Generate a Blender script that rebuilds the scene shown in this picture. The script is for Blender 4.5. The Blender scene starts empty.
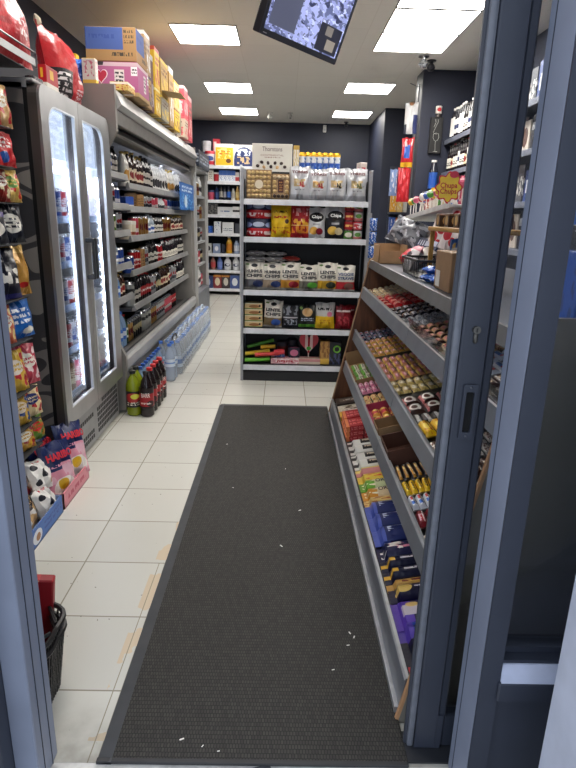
import bpy, bmesh, math, random
from mathutils import Matrix, Vector
random.seed(7)
C = bpy.context.scene.collection
PI = math.pi

# ------------------------------------------------------------------ materials
def lin(c):
    return tuple((x/255/12.92 if x/255 <= .04045 else ((x/255+.055)/1.055)**2.4) for x in c[:3]) + (1,)
MATS = {}
def base_mat(name):
    m = bpy.data.materials.new(name); m.use_nodes = True
    nt = m.node_tree; nt.nodes.clear()
    out = nt.nodes.new('ShaderNodeOutputMaterial'); b = nt.nodes.new('ShaderNodeBsdfPrincipled')
    nt.links.new(b.outputs[0], out.inputs[0])
    return m, nt, b
def P(c, rough=.5, metal=0, var=.06, scale=14, bump=0, coat=0):
    """plain surface: one colour with a faint procedural variation"""
    key = (tuple(c), rough, metal, var, scale, bump, coat)
    if key in MATS: return MATS[key]
    m, nt, b = base_mat('surface')
    n = nt.nodes.new
    tc = n('ShaderNodeTexCoord'); nz = n('ShaderNodeTexNoise'); nz.inputs['Scale'].default_value = scale; nz.inputs['Detail'].default_value = 3
    nt.links.new(tc.outputs['Object'], nz.inputs['Vector'])
    hs = n('ShaderNodeHueSaturation'); hs.inputs['Color'].default_value = lin(c)
    mr = n('ShaderNodeMapRange'); mr.inputs[1].default_value = .3; mr.inputs[2].default_value = .7
    mr.inputs[3].default_value = 1-var*2; mr.inputs[4].default_value = 1+var*2
    nt.links.new(nz.outputs['Fac'], mr.inputs[0]); nt.links.new(mr.outputs[0], hs.inputs['Value'])
    nt.links.new(hs.outputs[0], b.inputs['Base Color'])
    b.inputs['Roughness'].default_value = rough; b.inputs['Metallic'].default_value = metal
    if coat: b.inputs['Coat Weight'].default_value = coat
    if bump:
        bp = n('ShaderNodeBump'); bp.inputs['Strength'].default_value = bump; bp.inputs['Distance'].default_value = .004
        nt.links.new(nz.outputs['Fac'], bp.inputs['Height']); nt.links.new(bp.outputs[0], b.inputs['Normal'])
    MATS[key] = m; return m
def EM(c, s):
    key = ('em', c, s)
    if key in MATS: return MATS[key]
    m = bpy.data.materials.new('lamp_light'); m.use_nodes = True; nt = m.node_tree; nt.nodes.clear()
    out = nt.nodes.new('ShaderNodeOutputMaterial'); e = nt.nodes.new('ShaderNodeEmission')
    e.inputs[0].default_value = lin(c); e.inputs[1].default_value = s; nt.links.new(e.outputs[0], out.inputs[0])
    MATS[key] = m; return m
def GLASS(c=(252, 253, 254), gloss=.12, rough=.02):
    key = ('gl', c, gloss, rough)
    if key in MATS: return MATS[key]
    m = bpy.data.materials.new('clear_glass'); m.use_nodes = True; nt = m.node_tree; nt.nodes.clear(); n = nt.nodes.new
    out = n('ShaderNodeOutputMaterial'); t = n('ShaderNodeBsdfTransparent'); g = n('ShaderNodeBsdfGlossy'); mx = n('ShaderNodeMixShader')
    lw = n('ShaderNodeLayerWeight'); lw.inputs[0].default_value = .35
    mu = n('ShaderNodeMath'); mu.operation = 'MULTIPLY_ADD'; mu.inputs[1].default_value = .5; mu.inputs[2].default_value = gloss*.4
    nt.links.new(lw.outputs['Fresnel'], mu.inputs[0]); nt.links.new(mu.outputs[0], mx.inputs[0])
    t.inputs[0].default_value = lin(c); g.inputs['Roughness'].default_value = rough
    nt.links.new(t.outputs[0], mx.inputs[1]); nt.links.new(g.outputs[0], mx.inputs[2]); nt.links.new(mx.outputs[0], out.inputs[0])
    MATS[key] = m; return m
def ART(base, layers=(), rough=.38, metal=0, bump=0, coat=.0):
    """printed packaging: layers over UV (u right, v up)
       ('r',u0,u1,v0,v1,c) rectangle   ('e',u,v,ru,rv,c) ellipse   ('n',u0,u1,v0,v1,c,scale,thr) blotches   ('l',u0,u1,v0,v1,c,rows,cols) unreadable small print"""
    key = ('art', tuple(base), tuple(layers), rough, metal, bump)
    if key in MATS: return MATS[key]
    m, nt, b = base_mat('printed_packaging'); n = nt.nodes.new; L = nt.links.new
    uv = n('ShaderNodeUVMap'); sp = n('ShaderNodeSeparateXYZ'); L(uv.outputs[0], sp.inputs[0]); U, V = sp.outputs[0], sp.outputs[1]
    def M(op, a, b_=None, c_=None):
        x = n('ShaderNodeMath'); x.operation = op
        for i, q in enumerate((a, b_, c_)):
            if q is None: continue
            if isinstance(q, (int, float)): x.inputs[i].default_value = q
            else: L(q, x.inputs[i])
        return x.outputs[0]
    def rect(u0, u1, v0, v1):
        a = M('COMPARE', U, (u0+u1)/2, abs(u1-u0)/2); c = M('COMPARE', V, (v0+v1)/2, abs(v1-v0)/2)
        return M('MULTIPLY', a, c)
    lin_ = lambda c: tuple(x**1.14 for x in lin(c)[:3])+(1,)   # print inks a little deeper than screen colours
    rgb = n('ShaderNodeRGB'); rgb.outputs[0].default_value = lin_(base); col = rgb.outputs[0]
    for l in layers:
        k = l[0]
        if k == 'r': f = rect(*l[1:5]); c = l[5]
        elif k == 'e':
            du = M('DIVIDE', M('SUBTRACT', U, l[1]), l[3]); dv = M('DIVIDE', M('SUBTRACT', V, l[2]), l[4])
            f = M('LESS_THAN', M('ADD', M('MULTIPLY', du, du), M('MULTIPLY', dv, dv)), 1.0); c = l[5]
        elif k == 'n':
            nz = n('ShaderNodeTexNoise'); nz.inputs['Scale'].default_value = l[6]; nz.inputs['Detail'].default_value = 1.5
            L(uv.outputs[0], nz.inputs['Vector'])
            f = M('MULTIPLY', rect(*l[1:5]), M('GREATER_THAN', nz.outputs['Fac'], l[7])); c = l[5]
        else:
            rows, cols = l[6], l[7]
            rv = M('FRACT', M('MULTIPLY', M('SUBTRACT', V, l[3]), rows/(l[4]-l[3])))
            rm = M('COMPARE', rv, .5, .3)
            nz = n('ShaderNodeTexNoise'); nz.inputs['Scale'].default_value = 1; nz.inputs['Detail'].default_value = 0
            mp = n('ShaderNodeMapping'); mp.inputs['Scale'].default_value = (cols*2.2/(l[2]-l[1]), rows*1.1/(l[4]-l[3]), 1); L(uv.outputs[0], mp.inputs[0]); L(mp.outputs[0], nz.inputs['Vector'])
            f = M('MULTIPLY', M('MULTIPLY', rect(*l[1:5]), rm), M('GREATER_THAN', nz.outputs['Fac'], .46)); c = l[5]
        mx = n('ShaderNodeMix'); mx.data_type = 'RGBA'; L(f, mx.inputs[0]); L(col, mx.inputs[6]); mx.inputs[7].default_value = lin_(c); col = mx.outputs[2]
    L(col, b.inputs['Base Color']); b.inputs['Roughness'].default_value = rough; b.inputs['Metallic'].default_value = metal
    if bump:
        tc = n('ShaderNodeTexCoord'); nz = n('ShaderNodeTexNoise'); nz.inputs['Scale'].default_value = 28; nz.inputs['Detail'].default_value = 3
        L(tc.outputs['Object'], nz.inputs['Vector']); bp = n('ShaderNodeBump'); bp.inputs['Strength'].default_value = bump; bp.inputs['Distance'].default_value = .012
        L(nz.outputs['Fac'], bp.inputs['Height']); L(bp.outputs[0], b.inputs['Normal'])
    MATS[key] = m; return m

def MILKY(c=(206, 216, 228), a=.45):
    """thin cloudy plastic: part clear, part pale"""
    key = ('mk', c, a)
    if key in MATS: return MATS[key]
    m = bpy.data.materials.new('cloudy_plastic'); m.use_nodes = True; nt = m.node_tree; b = nt.nodes['Principled BSDF']
    b.inputs['Base Color'].default_value = lin(c); b.inputs['Roughness'].default_value = .12; b.inputs['Alpha'].default_value = a
    MATS[key] = m; return m
# ------------------------------------------------------------------ geometry: (verts, faces, uvs per corner or None)
def planar_uv(vs, fs):
    xs = [v[0] for v in vs]; ys = [v[1] for v in vs]; zs = [v[2] for v in vs]
    lo = (min(xs), min(ys), min(zs)); d = [max(1e-6, a-b) for a, b in zip((max(xs), max(ys), max(zs)), lo)]
    out = []
    for f in fs:
        p = [Vector(vs[i]) for i in f]; nrm = Vector((0, 0, 0))
        for i in range(len(p)):
            a, b = p[i], p[(i+1) % len(p)]; nrm += a.cross(b)
        k = max(range(3), key=lambda i: abs(nrm[i]))
        for q in p:
            t = [(q[i]-lo[i])/d[i] for i in range(3)]
            if k == 1: out.append((t[0] if nrm[1] < 0 else 1-t[0], t[2]))
            elif k == 0: out.append((t[1] if nrm[0] > 0 else 1-t[1], t[2]))
            else: out.append((t[0], t[1]))
    return out
BOXC = {}
def box(sx, sy, sz, x=0, y=0, z=0, bev=0):
    """centred on x,y; base at z"""
    bev = min(bev, .45*min(sx, sy, sz))
    key = (round(sx, 4), round(sy, 4), round(sz, 4), bev)
    if key not in BOXC:
        bm = bmesh.new(); bmesh.ops.create_cube(bm, size=1, matrix=Matrix.Diagonal((sx, sy, sz, 1)))
        if bev: bmesh.ops.bevel(bm, geom=bm.edges[:], offset=bev, segments=2 if bev > .006 else 1, affect='EDGES', profile=.6)
        bm.verts.index_update(); vs = [tuple(v.co) for v in bm.verts]; fs = [[v.index for v in f.verts] for f in bm.faces]; bm.free()
        BOXC[key] = (vs, fs, planar_uv(vs, fs))
    vs, fs, uv = BOXC[key]
    return [(a+x, b+y, c+z+sz/2) for a, b, c in vs], fs, uv
def bxx(x0, x1, y0, y1, z0, z1, bev=0):
    return box(abs(x1-x0), abs(y1-y0), abs(z1-z0), (x0+x1)/2, (y0+y1)/2, min(z0, z1), bev)
def lathe(prof, seg=14, cap=True):
    vs, fs, uv = [], [], []; h = max(p[1] for p in prof) or 1; n = len(prof)
    for i, (r, z) in enumerate(prof):
        for k in range(seg):
            a = 2*PI*k/seg; vs.append((r*math.sin(a), r*math.cos(a), z))
    for i in range(n-1):
        for k in range(seg):
            k2 = (k+1) % seg; fs.append([i*seg+k2, i*seg+k, (i+1)*seg+k, (i+1)*seg+k2])
            u0, u1 = k/seg, (k+1)/seg; v0, v1 = prof[i][1]/h, prof[i+1][1]/h
            uv += [(1-u1, v0), (1-u0, v0), (1-u0, v1), (1-u1, v1)]
    if cap:
        if prof[0][0] > 1e-5: fs.append(list(range(seg))); uv += [(.5, 0)]*seg
        if prof[-1][0] > 1e-5: fs.append([(n-1)*seg+k for k in range(seg)][::-1]); uv += [(.5, 1)]*seg
    return vs, fs, uv
def tube(pts, r, seg=6):
    vs, fs = [], []; pts = [Vector(p) for p in pts]; n = len(pts); up = None
    for i, p in enumerate(pts):
        t = (pts[min(i+1, n-1)]-pts[max(i-1, 0)]).normalized()
        if up is None: up = t.orthogonal().normalized()
        a = (up-t*up.dot(t)).normalized(); up = a; b = t.cross(a)
        for k in range(seg):
            w = 2*PI*k/seg; vs.append(tuple(p+r*(math.cos(w)*a+math.sin(w)*b)))
    for i in range(n-1):
        for k in range(seg):
            k2 = (k+1) % seg; fs.append([i*seg+k, i*seg+k2, (i+1)*seg+k2, (i+1)*seg+k])
    fs.append(list(range(seg))[::-1]); fs.append([(n-1)*seg+k for k in range(seg)])
    return vs, fs, None
def prism(poly, a0, a1, axis='Y'):
    """poly = 2D outline; extruded from a0 to a1 along axis (Y: poly is x,z; X: y,z; Z: x,y)"""
    n = len(poly)
    def p(q, a): return (q[0], a, q[1]) if axis == 'Y' else ((a, q[0], q[1]) if axis == 'X' else (q[0], q[1], a))
    vs = [p(q, a0) for q in poly]+[p(q, a1) for q in poly]
    fs = [list(range(n)), list(range(n, 2*n))[::-1]]+[[i+n, (i+1) % n+n, (i+1) % n, i] for i in range(n)]
    bm = bmesh.new(); bv = [bm.verts.new(v) for v in vs]
    for f in fs: bm.faces.new([bv[i] for i in f])
    bmesh.ops.recalc_face_normals(bm, faces=bm.faces[:]); bm.verts.index_update()
    vs = [tuple(v.co) for v in bm.verts]; fs = [[v.index for v in f.verts] for f in bm.faces]; bm.free()
    return vs, fs, planar_uv(vs, fs)
def rrect(x0, x1, z0, z1, r, seg=5, corners=(1, 1, 1, 1)):
    """rounded rectangle outline, corners: bl br tr tl"""
    out = []
    for (cx, cz, a0, on, px, pz) in ((x0+r, z0+r, PI, corners[0], x0, z0), (x1-r, z0+r, 1.5*PI, corners[1], x1, z0), (x1-r, z1-r, 0, corners[2], x1, z1), (x0+r, z1-r, .5*PI, corners[3], x0, z1)):
        if not on: out.append((px, pz)); continue
        for k in range(seg+1):
            a = a0+.5*PI*k/seg; out.append((cx+r*math.cos(a), cz+r*math.sin(a)))
    return out
def ring_frame(outer, inner, a0, a1, axis):
    """frame between two outlines with the same number of points"""
    n = len(outer)
    def p(q, a): return (q[0], a, q[1]) if axis == 'Y' else ((a, q[0], q[1]) if axis == 'X' else (q[0], q[1], a))
    vs = [p(q, a0) for q in outer]+[p(q, a0) for q in inner]+[p(q, a1) for q in outer]+[p(q, a1) for q in inner]
    fs = []
    for i in range(n):
        j = (i+1) % n
        fs += [[i, j, n+j, n+i], [2*n+i, 3*n+i, 3*n+j, 2*n+j], [i, 2*n+i, 2*n+j, j], [n+i, n+j, 3*n+j, 3*n+i]]
    bm = bmesh.new(); bv = [bm.verts.new(v) for v in vs]
    for f in fs: bm.faces.new([bv[i] for i in f])
    bmesh.ops.recalc_face_normals(bm, faces=bm.faces[:]); bm.verts.index_update()
    vs = [tuple(v.co) for v in bm.verts]; fs = [[v.index for v in f.verts] for f in bm.faces]; bm.free()
    return vs, fs, planar_uv(vs, fs)
def bag_depth(u, v, t):
    """half thickness of a pillow bag; u -1..1, v 0..1"""
    e = max(0, 1-abs(u)**2.6)**.55; c = .045
    if v < c or v > 1-c: return .0015
    s = math.sin(PI*(v-c)/(1-2*c))**.45
    return .0015+t/2*e*s*(1.12-.25*v)
def bag(w, h, t, seed=0, nu=12, nv=16, crinkle=1.0):
    """crimped pillow bag, standing on its bottom edge, front to -Y"""
    rnd = random.Random(seed); ph = [rnd.uniform(0, 6.28) for _ in range(8)]
    vs, fs, uv = [], [], []
    def pt(i, j, s):
        u = -1+2*i/nu; v = j/nv
        x = u*w/2*(1-.07*math.sin(PI*v))*(1+.02*math.sin(9*v+ph[0]))
        d = bag_depth(u, v, t)
        wr = crinkle*.028*t*(math.sin(7*u+ph[1]+9*v)+math.sin(13*v+ph[2]-5*u)+math.sin(16*u+ph[3])*(.35+abs(v-.5)*2.2))
        if abs(u) > .99: wr = 0
        sag = .006*math.sin(5*u+ph[4])*(1 if j in (0, nv) else 0)*(0 if j == 0 else 1)
        return (x, s*(d+wr*(.4+e_(u))), h*v+sag*h*3)
    def e_(u): return 1-u*u
    for s in (-1, 1):
        o = len(vs)
        for j in range(nv+1):
            for i in range(nu+1): vs.append(pt(i, j, s))
        for j in range(nv):
            for i in range(nu):
                q = [o+j*(nu+1)+i, o+j*(nu+1)+i+1, o+(j+1)*(nu+1)+i+1, o+(j+1)*(nu+1)+i]
                c = [(i/nu, j/nv), ((i+1)/nu, j/nv), ((i+1)/nu, (j+1)/nv), (i/nu, (j+1)/nv)]
                if s > 0: q = q[::-1]; c = [(1-a, b) for a, b in c[::-1]]
                fs.append(q); uv += c
    return vs, fs, uv
def xf(g, loc=(0, 0, 0), rot=(0, 0, 0), sc=(1, 1, 1)):
    m = Matrix.Translation(loc) @ Matrix.Rotation(rot[2], 4, 'Z') @ Matrix.Rotation(rot[1], 4, 'Y') @ Matrix.Rotation(rot[0], 4, 'X') @ Matrix.Diagonal((*sc, 1))
    return [tuple(m @ Vector(v)) for v in g[0]], g[1], g[2]
TXT = {}
def text_geo(s, w, h, fn=None, heavy=.0, arch=0):
    """flat lettering centred at the origin in XZ, facing -Y; fn(x,z) -> y places it on a curved face"""
    if (s, heavy) not in TXT:
        cu = bpy.data.curves.new('lettering', 'FONT'); cu.body = s; cu.align_x = 'CENTER'; cu.resolution_u = 3; cu.offset = heavy; cu.space_line = .8
        ob = bpy.data.objects.new('lettering_tmp', cu); C.objects.link(ob)
        dg = bpy.context.evaluated_depsgraph_get(); me = bpy.data.meshes.new_from_object(ob.evaluated_get(dg))
        vs = [(v.co.x, v.co.y) for v in me.vertices]; fs = [list(p.vertices) for p in me.polygons]
        bpy.data.objects.remove(ob); bpy.data.curves.remove(cu); bpy.data.meshes.remove(me)
        x0, x1 = min(v[0] for v in vs), max(v[0] for v in vs); y0, y1 = min(v[1] for v in vs), max(v[1] for v in vs)
        TXT[(s, heavy)] = ([((x-(x0+x1)/2)/(x1-x0), (y-(y0+y1)/2)/(y1-y0)) for x, y in vs], fs)
    vs, fs = TXT[(s, heavy)]
    out = []
    for x, z in vs:
        X, Z = x*w, z*h+arch*(.25-x*x)
        out.append((X, fn(X, Z) if fn else -.0008, Z))
    # face towards -Y
    ff = []
    for f in fs:
        a, b, c = (Vector(out[i]) for i in f[:3])
        ff.append(f if (b-a).cross(c-a).y < 0 else f[::-1])
    return out, ff, None

def mesh(name, parts, smooth=False):
    """parts: [(geometry, material), ...] -> one mesh"""
    vs, fs, uvs, mi, mats = [], [], [], [], []
    for g, m in parts:
        o = len(vs)
        if m not in mats: mats.append(m)
        k = mats.index(m); vs += g[0]; fs += [[i+o for i in f] for f in g[1]]
        n = sum(len(f) for f in g[1]); uvs += g[2] if g[2] else [(.5, .5)]*n; mi += [k]*len(g[1])
    me = bpy.data.meshes.new(name); me.from_pydata(vs, [], fs)
    l = me.uv_layers.new(name='UVMap')
    for i, c in enumerate(uvs): l.data[i].uv = c
    for m in mats: me.materials.append(m)
    for p, k in zip(me.polygons, mi): p.material_index = k
    if smooth:
        for p in me.polygons: p.use_smooth = True
        try: me.set_sharp_from_angle(angle=math.radians(40))
        except Exception: pass
    me.update(); return me

# ------------------------------------------------------------------ things
LABELS = {}
def tag(o, label, cat, group=None):
    o['label'] = label; o['category'] = cat
    if group: o['group'] = group
    LABELS.setdefault(label, []).append(o)
    return o
def obj(name, me, parent=None, label=None, loc=None, rot=None):
    o = bpy.data.objects.new(name, me); C.objects.link(o); o.parent = parent
    if label: o['label'] = label
    if loc: o.location = loc
    if rot: o.rotation_euler = rot
    return o
def thing(name, label, cat, loc=(0, 0, 0), rz=0, group=None, rot=None):
    o = bpy.data.objects.new(name, None); o.empty_display_size = .05; C.objects.link(o); o.location = loc; o.rotation_euler = rot or (0, 0, rz)
    return tag(o, label, cat, group)
def struct(name, parts, smooth=False):
    o = obj(name, mesh(name, parts, smooth)); o['kind'] = 'structure'; return o
class Proto:
    """a kind of product: name, category and its parts [(part name, mesh, label or None)]"""
    def __init__(s, name, cat, parts, size): s.name, s.cat, s.parts, s.size = name, cat, parts, size
def spawn(p, label, loc, rz=0, group=None, rot=None, sc=None, name=None, cat=None):
    if len(p.parts) == 1:
        o = obj(name or p.name, p.parts[0][1]); o.location = loc; o.rotation_euler = rot or (0, 0, rz); tag(o, label, cat or p.cat, group)
    else:
        o = thing(name or p.name, label, cat or p.cat, loc, rz, group, rot)
        for q in p.parts: obj(q[0], q[1], o, q[2])
    if sc: o.scale = sc if isinstance(sc, tuple) else (sc, sc, sc)
    return o
ORD = ['first', 'second', 'third', 'fourth', 'fifth', 'sixth', 'seventh', 'eighth', 'ninth', 'tenth', 'eleventh', 'twelfth', 'thirteenth', 'fourteenth', 'fifteenth', 'sixteenth']

# ------------------------------------------------------------------ product kinds
def can(art, h=.115, r=.031, top=(190, 192, 195)):
    k = P(top, .25, .9)
    g = lathe([(r*.8, 0), (r, h*.06), (r, h*.9)], 14, True); t = lathe([(r, h*.9), (r*.84, h), (r*.78, h), (r*.76, h*.97), (.0001, h*.97)], 14, False)
    return Proto('drink_can', 'can', [('drink_can', mesh('drink_can', [(g, art), (t, k)], True), None)], (r*2, r*2, h))
def bottle(liq, cap, lab, h=.24, r=.034, lz=(.22, .55), neck=.38, parts=False, name='drink_bottle', shoulder=.62, glass=False, text=None):
    body = liq if not isinstance(liq, tuple) else P(liq, .12, 0, .04, coat=.3)
    cp = cap if not isinstance(cap, tuple) else P(cap, .4)
    rn = r*neck
    prof = [(r*.82, 0), (r, h*.03), (r, h*.16), (r*.96, h*.2), (r, h*.24), (r, h*shoulder), (r*.93, h*(shoulder+.07)), (r*.72, h*(shoulder+.17)), (rn*1.1, h*.885), (rn, h*.93), (rn, h*.94)]
    gb = lathe(prof, 16); gc = xf(lathe([(rn*1.25, 0), (rn*1.25, h*.06), (rn*1.1, h*.066), (.0001, h*.066)], 14), (0, 0, h*.932))
    gl = xf(lathe([(r*1.012, 0), (r*1.012, h*(lz[1]-lz[0]))], 18, False), (0, 0, h*lz[0]))
    if not parts:
        return Proto(name, 'bottle', [(name, mesh(name, [(gb, body), (gc, cp), (gl, lab)], True), None)], (2*r, 2*r, h))
    ps = [('body', mesh('body', [(gb, body)], True), None), ('cap', mesh('cap', [(gc, cp)], True), None), ('wrap_label', mesh('wrap_label', [(gl, lab)], True), None)]
    if text:
        s, col, zz, ww, hh = text
        fn = lambda x, z: -math.sqrt(max(1e-8, (r*1.03)**2-x*x))
        ps.append(('lettering', mesh('lettering', [(xf(text_geo(s, ww, hh, fn, .01), (0, 0, zz)), P(col, .5))]), None))
    return Proto(name, 'bottle', ps, (2*r, 2*r, h))
def bagp(art, w, h, t, seed=0, texts=(), name='crisp_bag', cat='crisps', crinkle=1.7):
    """texts: (string, colour, u centre, v centre, width frac, height frac)"""
    ps = [('pouch' if texts else name, mesh(name, [(bag(w, h, t, seed, crinkle=crinkle), art)], True), None)]
    for s, col, u, v, ww, hh in texts:
        fn = lambda x, z, v=v, u=u: -(bag_depth(min(.98, max(-.98, (x+(u-.5)*w)/(w/2))), min(.99, max(.01, v+z/h)), t)*1.12+.013)
        g = xf(text_geo(s, ww*w, hh*h, fn, .045), ((u-.5)*w, 0, v*h))
        ps.append(('lettering', mesh('lettering', [(g, P(col, .5))]), None))
    return Proto(name, cat, ps, (w, t, h))
def boxp(art, w, d, h, name='packet', cat='packet', texts=(), side=None, bev=.002):
    ps = [(name if not texts else 'carton', mesh(name, [(box(w, d, h, bev=bev), art)]), None)]
    for s, col, u, v, ww, hh in texts:
        g = xf(text_geo(s, ww*w, hh*h, None, .01), ((u-.5)*w, -d/2-.0006, v*h)); ps.append(('lettering', mesh('lettering', [(g, P(col, .5))]), None))
    return Proto(name, cat, ps, (w, d, h))
def tubp(art, lid, r, h, name='tub', cat='tub', sx=1):
    g = lathe([(r*.88, 0), (r*.9, h*.02), (r, h*.8)], 18); l = lathe([(r*1.05, h*.8), (r*1.05, h*.97), (r*.98, h), (.0001, h)], 18, True)
    ps = [('tub_body', mesh('tub_body', [(xf(g, sc=(sx, 1, 1)), art)], True), None), ('lid', mesh('lid', [(xf(l, sc=(sx, 1, 1)), lid)], True), None)]
    return Proto(name, cat, ps, (2*r*sx, 2*r, h))
def barp(art, L, W, T, seed=0, name='chocolate_bar', cat='chocolate', along='Y', text=None):
    """flow-wrapped bar lying flat, face up; long side along Y or X"""
    rnd = random.Random(seed); nu, nv = 10, 5; vs, fs, uv = [], [], []
    def hgt(a, b):
        if a < .09 or a > .91: e = .12
        else: e = min(1, (a-.09)/.05+.12, (.91-a)/.05+.12)
        return T*e*(1-.55*abs(2*b-1)**3)
    rows = [0, .05, .09, .14, .25, .4, .6, .75, .86, .91, .95, 1]
    for s in (0, 1):
        o = len(vs)
        for j in range(nv+1):
            for a in rows:
                b = j/nv; zz = hgt(a, b)
                x = (a-.5)*L; y = (b-.5)*W*(.94 if .1 < a < .9 else 1.04)
                vs.append((x, y, zz if s else zz*.02*0+.0))
        n = len(rows)
        for j in range(nv):
            for i in range(n-1):
                q = [o+j*n+i, o+j*n+i+1, o+(j+1)*n+i+1, o+(j+1)*n+i]; c = [(rows[i], j/nv), (rows[i+1], j/nv), (rows[i+1], (j+1)/nv), (rows[i], (j+1)/nv)]
                if not s: q = q[::-1]; c = c[::-1]
                fs.append(q); uv += c
    n = len(rows); o = n*(nv+1)
    for j in (0, nv):
        for i in range(n-1):
            q = [j*n+i, j*n+i+1, o+j*n+i+1, o+j*n+i]; c = [(rows[i], j/nv)]*4
            fs.append(q if j == 0 else q[::-1]); uv += c
    g = (vs, fs, uv)
    if along == 'Y': g = xf(g, rot=(0, 0, -PI/2))   # lettering runs along the length
    ps = [(name if not text else 'wrapper', mesh(name, [(g, art)], True), None)]
    if text:
        s, col, ww, hh = text
        tg = xf(text_geo(s, ww*L, hh*W, None, .015), (0, 0, T+.0012), (-PI/2, 0, 0) if along == 'X' else (-PI/2, 0, -PI/2))
        ps.append(('lettering', mesh('lettering', [(tg, P(col, .5))]), None))
    return Proto(name, cat, ps, (W, L, T) if along == 'Y' else (L, W, T))
def sweetp(art, w, d, h, name='sweet_packet', cat='sweets', seed=0):
    return Proto(name, cat, [(name, mesh(name, [(xf(bag(w, d, h, seed, 8, 10), (0, -d/2, h/2), (-PI/2, 0, 0)), art)], True), None)], (w, d, h))

# ================================================================== camera
F, PITCH, ROLL, YAW, EYE = 568.0, math.radians(16.355), math.radians(1.522), math.radians(.796), 1.40
def cam_axes():
    cy, sy, cp, sp = math.cos(YAW), math.sin(YAW), math.cos(PITCH), math.sin(PITCH)
    f = Vector((sy*cp, cy*cp, -sp)); rt = Vector((cy, -sy, 0)); dn = f.cross(rt)
    return math.cos(ROLL)*rt-math.sin(ROLL)*dn, math.sin(ROLL)*rt+math.cos(ROLL)*dn, f
r_, d_, f_ = cam_axes()
cd = bpy.data.cameras.new('camera'); cam = bpy.data.objects.new('camera', cd); C.objects.link(cam)
cd.sensor_fit = 'VERTICAL'; cd.sensor_height = 24; cd.lens = F/768*24; cd.clip_start = .05; cd.clip_end = 60
cam.matrix_world = Matrix(((r_.x, -d_.x, -f_.x, 0), (r_.y, -d_.y, -f_.y, 0), (r_.z, -d_.z, -f_.z, EYE), (0, 0, 0, 1)))
bpy.context.scene.camera = cam

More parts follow.
